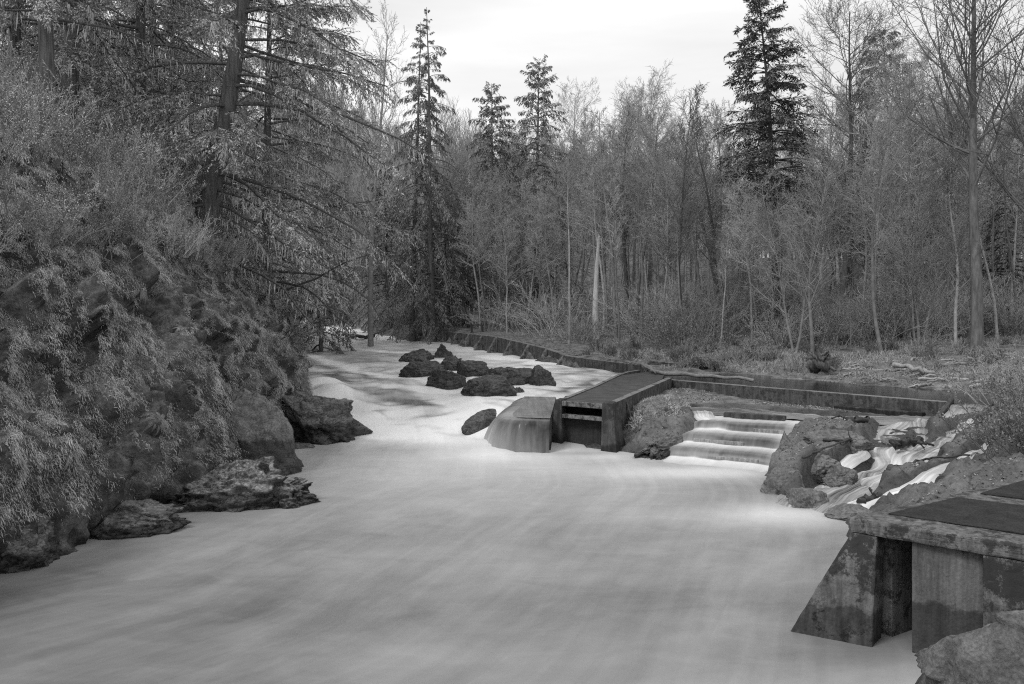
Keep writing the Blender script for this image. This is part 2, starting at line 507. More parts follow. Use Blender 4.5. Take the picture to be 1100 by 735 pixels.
FLOW = [(-48, 160), (-24, 104), (-15, 75), (-8, 56), (-4.6, 45), (-2.8, 36), (-1.4, 28), (-1.2, 22), (-4.5, 13), (-12, 5), (-22, 0)]
ROCKS = [  # px, base py, width px, height px, name seed, squash depth
    (446, 391, 34, 13, 1, 1.0), (452, 405, 46, 17, 2, 1.0), (476, 388, 17, 15, 3, 0.9), (484, 398, 22, 17, 4, 0.9),
    (480, 414, 38, 18, 5, 0.8), (506, 404, 34, 20, 6, 1.0), (529, 421, 58, 27, 7, 1.0), (552, 412, 48, 25, 8, 1.1),
    (580, 414, 27, 24, 9, 0.9), (558, 420, 16, 9, 10, 0.9), (591, 394, 34, 9, 11, 0.7), (616, 425, 15, 8, 12, 1.0)]
def wbase(y):
    return np.interp(y, [-30, 25, 27, 29.7, 31.2, 33.2, 38, 44, 52, 62, 75, 90, 105, 160], [0, 0, 0.03, 0.13, 0.34, 0.70, 0.88, 1.0, 1.15, 1.35, 1.8, 2.4, 2.95, 4.8])
BUMPS = [at(340, 424, .62) + (0.55, 0.8), at(362, 432, .5) + (0.4, 0.7), at(345, 412, .8) + (0.22, 1.0), at(372, 455, .2) + (0.16, 0.8), at(400, 395, .95) + (0.22, 1.2),
         at(455, 440, .4) + (-0.14, 1.6), at(500, 446, .25) + (0.14, 1.3), at(420, 420, .7) + (0.12, 1.5), at(560, 395, 1.0) + (0.1, 1.2)]
def W(x, y):
    x = np.asarray(x, float); y = np.asarray(y, float)
    sh = 1.3 * np.sin(0.32 * x + 1.0) + 0.9 * fbm(np.stack([x * .35, y * .1, x * 0], -1), 2, 5)
    z = wbase(y + sh * sstep(24, 28, y))
    rap = sstep(27, 31, y) * (1 - 0.55 * sstep(40, 60, y))
    d_, u_, v_, _ = pdist(x, y, FLOW)
    z = z + rap * (0.20 * fbm(np.stack([u_ * .34, v_ * .55, x * 0], -1), 3, 9) + .10 * fbm(np.stack([u_ * .9, v_ * .9, x * 0], -1), 2, 29))
    z = z + (1 - rap) * 0.02 * fbm(np.stack([x * .3, y * .3, x * 0], -1), 2, 19) * sstep(-5, 20, y)
    for bx, by, bz, a, s in BUMPS:
        z = z + a * np.exp(-((x - bx) ** 2 + (y - by) ** 2) / (2 * s * s))
    return z

def river():
    xs_n = 190
    ys = np.concatenate([np.arange(-25, 6, 1.0), np.arange(6, 50, 0.15), np.arange(50, 112, 0.5), np.arange(112, 161, 4)])
    t = np.linspace(0, 1, xs_n)
    lo, hi = xw(ys) - 1.6, xr(ys) + 1.5
    # the pool's right edge reaches under the near deck and into the ladder foot
    X = lo[:, None] + (hi - lo)[:, None] * t[None]
    Y = ys[:, None].repeat(xs_n, 1)
    Z = W(X, Y)
    d_, u_, v_, _ = pdist(X, Y, FLOW)
    foam_tone = 0.30 + 0.20 * sstep(16, 26, Y) * np.exp(-((X + 1.0) / 5.5) ** 2)
    foam_tone = foam_tone + 0.05 * sstep(26, 31, Y) * (1 - 0.25 * sstep(36, 46, Y))
    foam_tone = foam_tone + 0.13 * sstep(60, 80, Y)
    foam_tone = foam_tone - 0.07 * sstep(18, 9, Y) - .06 * sstep(-1, -8, X) * sstep(22, 14, Y)
    sl = np.gradient(Z, axis=0) / np.maximum(np.gradient(Y, axis=0), 1e-6)
    foam_tone = foam_tone + np.clip((sl - 0.05) * 1.3, -0.20, 0.34) * sstep(26, 29, Y)
    for pts, wd, am in ((((326, 385, 1.0), (386, 402, .9), (466, 412, .85), (542, 423, .8), (604, 412, 1.0)), .55, .24), (((330, 352, 2.2), (360, 356, 2.1), (420, 362, 1.9)), 1.8, .2), (((400, 374, 1.5), (450, 378, 1.4)), .8, .18),
                        (((520, 380, 1.4), (560, 385, 1.3), (610, 391, 1.25)), .7, .26), (((560, 397, 1.1), (640, 399, 1.2)), .5, .12), (((340, 415, .75), (372, 440, .35), (405, 466, .1)), .6, .30), (((352, 420, .6), (390, 455, .2)), .5, .2),
                        (((470, 432, .6), (500, 445, .4), (524, 460, .1)), .6, .26), (((410, 470, .05), (470, 476, 0), (540, 478, 0)), .9, .12), (((420, 440, .35), (436, 455, .15)), .5, .14),
                        (((432, 430, .55), (446, 438, .45), (462, 447, .25)), 1.0, -.24), (((400, 424, .7), (425, 432, .55)), .6, -.12), (((350, 396, .95), (430, 416, .8)), .5, -.10), (((430, 381, 1.3), (520, 372, 1.6)), 1.2, -.03), (((600, 404, 1.1), (630, 396, 1.2)), .5, -.06), (((322, 406, .9), (345, 405, .85), (368, 413, .75)), .4, -.26), (((350, 424, .6), (365, 425, .6), (382, 436, .45)), .26, -.28), (((375, 444, .35), (390, 464, .12)), .32, -.24), (((335, 365, 1.7), (400, 368, 1.6)), 1.2, -.05), (((600, 384, 1.3), (660, 396, 1.2)), .35, -.1), (((640, 404, 1.1), (600, 420, 1.0), (575, 428, .8)), .3, -.14)):  # positive streaks are white water; negative ones also paint shading into the drop
        w_ = np.array([at(*p)[:2] for p in pts])
        dd, _, _, _ = pdist(X, Y, w_)
        wob = 1 + .5 * fbm(np.stack([u_ * .5, v_ * 1.2, u_ * 0], -1), 3, 71)
        foam_tone = foam_tone + am * 1.45 * np.exp(-(dd / (wd * wob)) ** 2)
    for px, py, w, h, sd, q in ROCKS:                    # white water piled round the rocks
        bx, by, _ = at(px, py, 1.0)
        r = w * by / F * 0.62
        q2 = ((X - bx) / r) ** 2 + ((Y - by) / (r * .8)) ** 2
        foam_tone = foam_tone + 0.22 * np.exp(-(np.sqrt(q2) - 1.0) ** 2 / .25)
    for cx, cy, sx, sy, a in ((3.4, 26.2, 2.6, 1.0, .16), (5.2, 23.2, 2.4, .9, .30), (6.0, 18.6, 1.3, 1.0, .28), (4.4, 18.2, 2.0, .8, .10), (-.6, 26.0, 1.2, 1.2, .22), (-4.5, 29.5, 1.6, 1.4, .16), (2.5, 9.8, 2.2, .35, .13), (5, 10.2, 1, .7, .14),
                              (4.2, 11.0, 1.1, .45, -.06), (-1.2, 11.0, 2.6, .8, .05), (-3.5, 15.5, 3.0, .7, .04), (.5, 17, 4, 2.0, -.05), (-1.5, 12.6, 3.0, 1.2, -.045), (3.2, 13.2, 2.5, .8, -.05)):  # first patch of this row paints the pier's reflection and shadow on the water
        foam_tone = foam_tone + a * np.exp(-((X - cx) / sx) ** 2 - ((Y - cy) / sy) ** 2)
    rz = sstep(26.5, 29.5, Y); foam_tone = foam_tone * (1 - rz) + rz * np.clip(.52 + (foam_tone - .43) * 1.35, .17, .86)  # rapids contrast raised so the colour carries the shading of the humps
    dark = 0.25 * np.exp(-((X - 4.3) / .9) ** 2 - ((Y - 11.0) / .5) ** 2) * 0 + 0.3 * np.exp(-((X - 2.2) / 1.5) ** 2 - ((Y - 26.1) / .35) ** 2)
    edge = np.minimum(X - xw(Y), xr(Y) - X)
    dark = dark + 0.22 * (1 - sstep(0.0, 1.2, X - xw(Y))) * sstep(8, 30, Y) * 0 
    streak = 0.36 + 0.5 * sstep(25, 30, Y)
    mb = MB(); mb.grid(np.stack([X, Y, Z], -1))
    o = mb.build('river', M['water'], attrs={'foam_tone': foam_tone, 'dark': dark, 'streak': streak}, uv=np.stack([u_, v_], -1))
    tag(o, 'milky smooth river pouring through rapids into a wide pale pool', kind='structure')
river()

# ------------------------------------------------------------------ left bank: cliff below, shrub slope above
HS = np.array([(-1.5, -2.2), (-0.5, -0.9), (0, 0.0), (0.3, 1.2), (0.9, 2.7), (1.6, 4.0), (2.6, 5.5), (4, 7.2), (6, 8.7), (9, 10.6), (14, 12.8), (25, 17), (60, 30)], float)
def bank_h(s): return np.interp(s, HS[:, 0], HS[:, 1])
def bank_top(x, y):
    """smooth height of the left bank at a point"""
    s = xw(y) - x
    return bank_h(s) * np.interp(y, [-10, 10, 20, 36, 60, 110], [.8, .85, 1, 1, .8, .6]) + wbase(y)
def bank_pts(y, s):
    y = np.asarray(y, float); s = np.asarray(s, float)
    x = xw(y) - s
    z = bank_h(s) * np.interp(y, [-10, 10, 20, 36, 60, 110], [.8, .85, 1, 1, .8, .6]) + wbase(y)
    e = 0.05
    sl = (bank_h(s + e) - bank_h(s - e)) / (2 * e)
    nn = norm(np.stack([sl, -0.25 + 0 * s, 1 + 0 * s], -1))          # outward: towards the river and up
    P = np.stack([x, y, z], -1)
    amp = np.interp(s, [-1.5, -.3, .6, 5, 12, 40], [.1, .35, .62, .55, .4, .6])
    q = P * np.array([1, 1, 0.85])
    q = q + .25 * np.stack([vnoise(q * .9, 1), vnoise(q * .9, 2), vnoise(q * .9, 3)], -1)
    sk = q @ np.array([[.8, .3, 0], [-.2, .75, -.5], [.3, .5, .8]])
    d = 0.8 * ridge(q * 0.42, 4, 31) + 0.9 * facet(sk * .85, 11) + .5 * facet(sk * 2.1, 12) + 0.35 * fbm(q * 1.1, 4, 41) + 0.30 * ridge(q * 2.6, 4, 51) + 0.14 * fbm(q * 6, 3, 61)
    st = vnoise(np.stack([P[..., 1] * 2.2 + P[..., 2] * 1.5, P[..., 2] * .35, P[..., 0] * .4], -1), 77)   # slanting joints in the rock
    d = d - 0.28 * np.clip(st, 0, 1)
    return P + nn * (amp * d)[..., None], nn

def left_bank():
    ys = np.concatenate([np.arange(-8, 10, .5), np.arange(10, 36, .07), np.arange(36, 60, .22), np.arange(60, 112, 1)])
    ss = np.concatenate([np.linspace(-1.5, -.2, 8), np.linspace(-.17, 3.0, 84), np.linspace(3.06, 7, 44), np.linspace(7.3, 60, 40)])
    Y, S = np.meshgrid(ys, ss, indexing='ij')
    P, _ = bank_pts(Y, S)
    k = N('mossy_cliff', 0.9, 0.2)
    n1 = k.noise(0.9, 9, 0.7, dist=.5); n2 = k.noise(7, 7, 0.72); n3 = k.noise(24, 4, .7); v = k.voro(1.9, 'DISTANCE_TO_EDGE', sc=(1, 1, 1.5))
    rock = k.math('MULTIPLY', k.map(n1, .3, .7, .04, .13), k.map(n2, .3, .7, .5, 1.5))
    mossc = k.math('MULTIPLY', k.map(n2, .32, .68, .07, .30), k.map(n3, .3, .7, .6, 1.4))
    mf = k.math('ADD', k.map(k.normal_z(), .15, .75, 0, .65), k.map(n1, .42, .6, -.3, .6))
    c = k.mix(k.math('MINIMUM', k.math('MAXIMUM', mf, 0), 1), rock, mossc)
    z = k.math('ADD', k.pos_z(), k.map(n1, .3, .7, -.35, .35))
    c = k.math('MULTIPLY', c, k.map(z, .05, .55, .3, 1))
    k.color(c)
    k.bump(k.math('ADD', k.math('MULTIPLY', n2, .6), k.math('MULTIPLY', n3, .3)), 1.0, .12)
    mb = MB(); mb.grid(P[:, ::-1])
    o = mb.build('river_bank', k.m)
    tag(o, 'steep mossy rock cliff along the near side of the river', kind='structure')
left_bank()

# ------------------------------------------------------------------ the ground of the far and right banks
LO = np.array([5.5, 23.85]); LG = np.array([2.65, 4.45]); LG = LG / np.hypot(*LG); LF = np.array([LG[1], -LG[0]])
def ladder_pt(a, b, z): p = LO + LG * a + LF * b; return (p[0], p[1], z)
def ladder_z(a):
    return np.interp(a, [-1, .2, 1.0, 1.12, 1.22, 2.2, 2.25, 2.4, 2.5, 3.45, 3.5, 3.62, 3.72, 4.7, 4.72, 9], [-.22, -.03, .04, .22, .27, .29, .31, .48, .53, .55, .57, .74, .79, .81, .84, .93])
STREAMS = {
    'pool': [at(1075, 444, .86) + (.5,), at(1030, 446, .85) + (.75,), at(960, 449, .85) + (.8,), at(890, 448, .88) + (.75,), at(850, 445, .92) + (.8,), at(800, 440, .93) + (.9,), at(740, 439, .93) + (.7,)],
    'main': [at(975, 449, .84) + (.8,), at(962, 460, .74) + (.6,), at(953, 472, .64) + (.5,), at(952, 482, .57) + (.5,), at(948, 500, .36) + (.55,), at(932, 512, .27) + (.5,), at(910, 528, .16) + (.7,), at(888, 544, .07) + (.95,), at(862, 560, -.02) + (1.2,)],
    'side': [at(1050, 455, .93) + (.5,), at(1015, 474, .80) + (.4,), at(990, 492, .64) + (.4,), at(965, 506, .46) + (.4,), at(938, 516, .27) + (.4,), at(905, 534, .12) + (.5,)],
    'thin': [at(1065, 476, 1.0) + (.2,), at(1030, 496, .84) + (.22,), at(1000, 510, .68) + (.25,), at(975, 520, .52) + (.25,), at(945, 534, .30) + (.3,), at(915, 546, .12) + (.4,), at(890, 556, -.02) + (.5,)],
    'fork': [at(985, 452, .84) + (.25,), at(992, 470, .78) + (.22,), at(975, 486, .66) + (.25,), at(958, 500, .42) + (.3,)],
    'slim': [at(905, 470, .82) + (.25,), at(925, 484, .66) + (.2,), at(916, 492, .56) + (.2,), at(903, 502, .42) + (.22,), at(893, 514, .2) + (.25,), at(880, 530, .05) + (.4,)],
    'left': [at(752, 442, .93) + (.3,), at(757, 449, .86) + (.25,), at(768, 455, .70) + (.3,), at(779, 464, .52) + (.3,)],
}
GC = [at(*p) for p in [
    (672, 480, .1), (690, 470, .45), (705, 455, .85), (735, 418, 1.15), (720, 440, .95), (745, 430, .95), (700, 485, .15), (725, 470, .45), (750, 455, .72), (735, 482, .25), (745, 462, .62),
    (760, 440, .9), (800, 433, .95), (850, 437, .95), (890, 442, .95), (1010, 462, .85),
    (803, 512, .05), (830, 492, .42), (862, 462, .85), (900, 462, .98), (880, 490, .8), (850, 500, .62), (835, 515, .35), (848, 532, .12), (868, 520, .45), (890, 515, .35), (905, 505, .62), (900, 480, .92), (930, 465, .85),
    (985, 470, .82), (1060, 462, 1.0), (1100, 450, 1.6), (1100, 500, 1.2), (990, 525, .46), (1040, 520, .72), (940, 545, .28), (972, 488, .60), (1000, 500, .60), (1040, 490, .86), (915, 552, .14),
    (600, 374, 1.95), (745, 396, 1.55), (760, 401, 1.36), (850, 407, 1.36), (930, 413, 1.38), (1000, 416, 1.4), (1060, 420, 1.45)]]
GC += [(8, 44, 1.6), (5, 50, 1.8), (2, 58, 2.2), (-3, 70, 2.6), (-8, 76, 2.6), (-14, 90, 3.0), (10, 46, 1.8), (15, 42.5, 1.7), (20, 38, 1.8), (28, 36, 2.3), (40, 34, 3), (10, 58, 2.9), (20, 52, 2.6), (30, 48, 2.8), (45, 50, 3.5), (0, 85, 3.4),
       (20, 75, 4), (40, 70, 4.5), (60, 60, 5), (30, 20, 3.5), (20, 20, 2.6), (14, 20, 2.0), (16.5, 26, 1.9), (22, 30, 2.0), (14, 14, 1.9), (20, 5, 2.5), (60, 0, 4), (0, 100, 4.5), (30, 100, 6), (70, 100, 7), (8, 13.5, .7), (9.5, 12, 1.0), (12, 10, 1.4), (7.6, 15.5, .3), (9.0, 15.5, .75), (11, 16.5, 1.1),
       (6.6, 12.5, .3), (7.5, 10, .3), (6.5, 8.5, .2), (5.8, 6, .3), (8, 4, 1.8), (6, 0, 2.6), (0, 0, 2.8), (-6, 0, 2.5), (0, 5, 1.0), (9.5, 38.3, .8), (12, 34.5, .75), (15, 31.6, .75), (18, 30.4, .9), (7.6, 38.0, .8), (10.5, 33.7, .75), (14, 29.4, .75), (6.2, 43, 1.5)]
GC = np.array(GC, float)
def _rbf():
    d = np.hypot(GC[:, None, 0] - GC[None, :, 0], GC[:, None, 1] - GC[None, :, 1])
    A = -d
    n = len(GC)
    B = np.zeros((n + 1, n + 1)); B[:n, :n] = A - np.eye(n) * 0.05; B[n, :n] = B[:n, n] = 1
    return np.linalg.solve(B, np.concatenate([GC[:, 2], [0]]))
RW = _rbf()
WALL_A, WALL_B = np.array([6.7, 36.4]), np.array([14.15, 27.9])
def ground_z(x, y, noise=True, info=False):
    x = np.asarray(x, float); y = np.asarray(y, float)
    shp = x.shape
    x = x.ravel(); y = y.ravel()
    z = np.full(x.shape, RW[-1])
    for (gx, gy, _), w in zip(GC, RW[:-1]): z = z - w * np.hypot(x - gx, y - gy)
    hill = np.interp(x, [-260, -46, -20, 8, 40, 140], [160, 46, 31, 19, 13, 12])
    z = z + (np.maximum(hill - z, 0)) * sstep(82, 152, y)
    ow, _, _, _ = pdist(x, y, [(3, 15), (9, 22), (13, 20), (17, 18)])
    rock = sstep(7.5, 4.5, ow)
    o2, _, _, _ = pdist(x, y, [(4.2, 25.2), (5.4, 27.5), (6.3, 29)])
    rock = np.maximum(rock, sstep(1.4, .7, o2))
    wet = np.zeros_like(x)
    if noise:
        P = np.stack([x, y, z], -1)
        amp = 0.045 + 0.19 * rock + 0.10 * sstep(44, 60, y) + .5 * sstep(80, 130, y) * 0
        z = z + amp * (1.2 * (ridge(P * 0.85, 5, 3) - .3 * rock) + .7 * fbm(P * 2.4, 4, 8) + .4 * rock * ridge(P * np.array([1.4, 2.6, 2.]), 4, 33))
        Q = P * np.array([1, 1, .6]) + .2 * np.stack([vnoise(P, 5), vnoise(P, 6), 0 * x], -1)
        near = np.where((x > 3) & (x < 19) & (y > 10) & (y < 36))[0]
        if len(near): z[near] += rock[near] * (.07 * facet(Q[near] * np.array([1.1, 1.7, 1]), 21) + .10 * facet(Q[near] * np.array([2.8, 4.2, 2]), 22))
        z = z + (0.025 + .03 * rock) * ridge(P * 4.2, 4, 12) * sstep(45, 35, y)
    for k, pts in STREAMS.items():
        p = np.asarray(pts)
        d, _, _, zz = pdist(x, y, p[:, :3])
        _, _, _, ww = pdist(x, y, np.concatenate([p[:, :2], p[:, 3:4]], 1))
        f = sstep(ww * 1.25, ww * .65, d)
        jag = 0.13 * fbm(np.stack([x * 1.3, y * 1.3, x * 0], -1), 4, 22) + (k != 'pool') * (.10 * np.clip(ridge(np.stack([x * 1.9, y * 2.6, x * 0], -1), 3, 25) - .1, 0, 1)) if noise else 0
        z = z * (1 - f) + f * np.minimum(z, zz - .10 + jag)
        wet = np.maximum(wet, sstep(ww * 1.9, ww * 1.0, d))
    a = (x - LO[0]) * LG[0] + (y - LO[1]) * LG[1]; b = (x - LO[0]) * LF[0] + (y - LO[1]) * LF[1]
    fl = sstep(1.75, 1.5, np.abs(b)) * sstep(-1.0, -.5, a) * sstep(5.6, 5.2, a)
    z = z * (1 - fl) + fl * np.minimum(z, ladder_z(a) - .3)
    # the river bed
    m = sstep(0.35, -0.45, x - xr(y) + 0.25 * (fbm(np.stack([x * .7, y * .7, x * 0], -1), 3, 4) if noise else 0)) * sstep(-6, 3, y)
    bed = wbase(y) - 1.0
    z = z * (1 - m) + m * np.minimum(z, bed)
    left = sstep(2.0, -1.0, x - xw(y)) * (1 - sstep(95, 125, y))
    z = z * (1 - left) + left * -2.5
    wet = np.maximum(wet, sstep(.45, .05, z) * (y < 30))
    if info: return z.reshape(shp), rock.reshape(shp), wet.reshape(shp)
    return z.reshape(shp)
def gz(x, y): return float(ground_z(np.array([x]), np.array([y]))[0])

def ground():
    xs = np.concatenate([np.arange(-260, -60, 8), np.arange(-60, 2.4, 1.2), np.arange(2.4, 19, .085), np.arange(19, 60, 1.0), np.arange(60, 300, 8)])
    ys = np.concatenate([np.arange(-40, 9, 1.5), np.arange(9, 40, .095), np.arange(40, 76, .4), np.arange(76, 160, 3), np.arange(160, 700, 20)])
    X, Y = np.meshgrid(xs, ys, indexing='ij')
    Z, rk, wt = ground_z(X, Y, True, True)
    mb = MB(); mb.grid(np.stack([X, Y, Z], -1))
    o = mb.build('ground', M['ground'], attrs={'rock': rk, 'wet': wt})
    tag(o, 'bedrock, gravel and leaf litter of the wooded far bank', kind='structure')
ground()

def ribbon_water():
    """the thin water running over the bedrock on the right"""
    mb = MB(); fo, da, sk, uv = [], [], [], []
    for k, pts in STREAMS.items():
        p = np.asarray(pts)
        seg = np.concatenate([[0], np.cumsum(np.hypot(*np.diff(p[:, :2], axis=0).T))])
        n = max(20, int(seg[-1] / .07)); t = np.linspace(0, seg[-1], n)
        C = np.stack([np.interp(t, seg, p[:, i]) for i in range(4)], -1)
        ker = np.hanning(15); ker /= ker.sum()
        for i in (0, 1, 3):
            C[:, i] = np.convolve(np.pad(C[:, i], 7, 'edge'), ker, 'valid')
        C[:, 3] *= 1 + .45 * vnoise(np.stack([t * 1.1, t * 0 + len(k) * 3.3, t * 0], -1), 9)
        if k != 'pool': C[:, :2] += (.16 * np.stack([vnoise(np.stack([t * .9, t * 0 + 5.5, t * 0], -1), 19), vnoise(np.stack([t * .9, t * 0 + 8.5, t * 0], -1), 29)], -1))
        T = norm(np.gradient(C[:, :2], axis=0)); Nn = np.stack([-T[:, 1], T[:, 0]], -1)
        b = np.linspace(-1.2, 1.2, 21)
        XY = C[:, None, :2] + Nn[:, None] * (b[None, :, None] * C[:, None, 3:4])
        jag = .09 * fbm(np.stack([XY[..., 0] * 1.6, XY[..., 1] * 1.6, XY[..., 0] * 0], -1), 3, 22)
        Z = C[:, None, 2] + jag - .05 * np.abs(b)[None] ** 3 + .02 * fbm(np.stack([t[:, None] * .8 + 0 * b, b[None] * 4 + 0 * t[:, None], 0 * XY[..., 0]], -1), 3, 14)
        sl = np.abs(np.gradient(C[:, 2]) / np.gradient(t))
        if k in ('main', 'side', 'slim', 'thin'): Z = Z - .16 * sstep(seg[-1] * .86, seg[-1], t)[:, None]
        sl = np.convolve(np.pad(sl, 10, 'edge'), np.ones(21) / 21, 'valid')
        f = (.22 if k == 'pool' else .24) + np.clip(sl * 1.7, 0, .55)
        fo.append((f[:, None] + 0 * b).ravel()); da.append(((.35 if k == 'pool' else .1) * np.abs(b)[None] ** 2 + 0 * t[:, None]).ravel()); sk.append(np.full(n * 21, 1.9 if k != 'pool' else 1.2))
        uv.append(np.stack([t[:, None] * 1.0 + 0 * b, b[None] * C[:, 3:4] * 3.2 + 20], -1).reshape(-1, 2))
        mb.grid(np.stack([XY[..., 0], XY[..., 1], Z], -1))
    o = mb.build('stream_water', M['water'], attrs={'foam_tone': np.concatenate(fo), 'dark': np.concatenate(da), 'streak': np.concatenate(sk)}, uv=np.concatenate(uv))
    tag(o, 'thin white water running down over the bedrock', kind='structure')
ribbon_water()

def upper_pool():
    # dark still water held behind the weir
    s0 = np.array([(6.75, 36.45), (7.9, 39.6), (9.5, 42.5)]); 
    near = [(6.2, 37.6), (8.6, 34.3), (11.4, 31.1), (14.2, 27.95), (15.6, 27.2)]
    far = [(6.6, 43.2), (10.8, 42.4), (14.6, 39.0), (18.6, 36.4), (21, 32.5)]
    n = 60
    t = np.linspace(0, 1, n)
    a = np.stack([np.interp(t, np.linspace(0, 1, 5), [p[i] for p in near]) for i in (0, 1)], -1)
    b = np.stack([np.interp(t, np.linspace(0, 1, 5), [p[i] for p in far]) for i in (0, 1)], -1)
    v = np.linspace(0, 1, 24)
    XY = a[:, None] * (1 - v)[None, :, None] + b[:, None] * v[None, :, None]
    mb = MB(); mb.grid(np.concatenate([XY, np.full(XY.shape[:2] + (1,), 1.355)], -1))
    k = N('still_dark_water', 0.12, 0.5); k.b.inputs['IOR'].default_value = 1.33
    st = k.noise(1.0, 4, .6, 'UV', (6, 40, 1))
    k.color(k.map(st, .3, .7, .01, .035)); k.bump(st, .12, .05)
    o = mb.build('pond_water', k.m, uv=np.stack([t[:, None] + 0 * v, v[None] + 0 * t[:, None]], -1))
    tag(o, 'dark calm water held behind the concrete weir', kind='structure')
upper_pool()

# ------------------------------------------------------------------ concrete works
def lineprism(mb, p0, p1, thick, z0, z1a, z1b=None, m=0, off=0):
    """a wall from p0 to p1 with its front on that line and thickness to the left"""
    p0, p1 = np.asarray(p0, float), np.asarray(p1, float)
    d = (p1 - p0) / np.hypot(*(p1 - p0)); n = np.array([-d[1], d[0]])
    z1b = z1a if z1b is None else z1b
    a, b = p0 + n * off, p1 + n * off
    q = [a, b, b + n * thick, a + n * thick]
    mb.prism([tuple(v) for v in q], z0, [z1a, z1b, z1b, z1a], m)

CHIP = bpy.data.textures.new('chips', 'CLOUDS'); CHIP.noise_scale = .11; CHIP.noise_depth = 4
def chip(o, lev=5, st=.035):
    m = o.modifiers.new('refine', 'SUBSURF'); m.subdivision_type = 'SIMPLE'; m.levels = lev; m.render_levels = lev
    d = o.modifiers.new('chip', 'DISPLACE'); d.texture = CHIP; d.strength = st; d.mid_level = .5; d.texture_coords = 'LOCAL'
def near_deck():
    root = thing('fishway_deck', (5.5, 10.9, 0), 'concrete fishway deck with dark mesh panels on stained piers beside the foreground boulder', 'deck')
    root_inv = np.array([5.5, 10.9, 0])
    def L(mb): mb.v = [v - root_inv for v in mb.v]; return mb
    zt, zb = 1.65, 1.45
    C0 = np.array([4.57, 11.57]); fv = np.array([1.55, -1.36]); bv = np.array([3.85, 2.55])
    fn, bn = fv / np.hypot(*fv), bv / np.hypot(*bv)
    P = lambda a, b: tuple(C0 + fn * a + bn * b)
    # slab
    mb = MB(); mb.prism([P(0, 0), P(5.2, 0), P(5.2, 8.5), P(0, 8.5)], zb, zt)
    chip(L(mb).build('slab', M['conc_rim'], root, False, bevel=.03), 5, .04)
    # kerb lip on the river side
    def panel(pts):
        m2 = MB(); m2.prism(pts, zt + .002, zt + .022); return m2
    A = [at(954, 553, zt), at(1027, 535.5, zt), at(1104, 545, zt), at(1230, 561, zt), at(1230, 594, zt)]
    L(panel([p[:2] for p in A])).build('mesh_panel', M['grating'], root, False, bevel=.006)
    B = [at(1053, 531, zt), at(1102, 516.5, zt), at(1180, 498, zt), at(1230, 551, zt), at(1104, 537.5, zt)]
    L(panel([p[:2] for p in B])).build('mesh_panel', M['grating'], root, False, bevel=.006)
    # battered pier at the corner
    BL, BR = np.array([3.86, 11.85]), np.array([4.72, 11.26])
    TL, TR = C0 + fn * .02 + bn * .01, C0 + fn * .36 + bn * .01
    dp = np.array([.31, .40])
    z0 = -.6; ex = (BL - TL) / zb * .6
    bot = [tuple(BL + ex) + (z0,), tuple(BR) + (z0,), tuple(BR + dp * 1.0) + (z0,), tuple(BL + ex + dp) + (z0,)]
    top = [tuple(TL) + (zb - .001,), tuple(TR) + (zb - .001,), tuple(TR + dp * .8) + (zb - .001,), tuple(TL + dp * .9) + (zb - .001,)]
    mb = MB(); mb.hexa(bot, top); chip(L(mb).build('pier', M['conc_pier'], root, False, bevel=.02), 5, .03)
    # panel between the piers, set back
    p0, p1 = np.array([5.21, 11.12]), np.array([5.95, 10.58])
    mb = MB(); lineprism(mb, p0, p1, .9, -.8, zb - .002); chip(L(mb).build('panel', M['conc_panel'], root, False, bevel=.012), 5, .008)
    # right pier
    q0 = C0 + fn * 1.62 + bn * .012; q1 = C0 + fn * 5.1 + bn * .012
    mb = MB(); lineprism(mb, q0, q1, .8, -.8, zb - .003); chip(L(mb).build('pier', M['conc_pier'], root, False, bevel=.02), 5, .03)
    # back wall of the opening
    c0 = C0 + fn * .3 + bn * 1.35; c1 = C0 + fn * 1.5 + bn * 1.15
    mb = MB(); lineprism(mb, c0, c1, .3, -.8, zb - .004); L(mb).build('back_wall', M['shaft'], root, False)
    # side wall below the river edge of the slab
    e0 = C0 + bn * .55 + fn * .03; e1 = C0 + bn * 8.3 + fn * .03
    mb = MB(); lineprism(mb, e1, e0, .25, -.6, zb - .005); L(mb).build('side_wall', M['conc'], root, False)
near_deck()

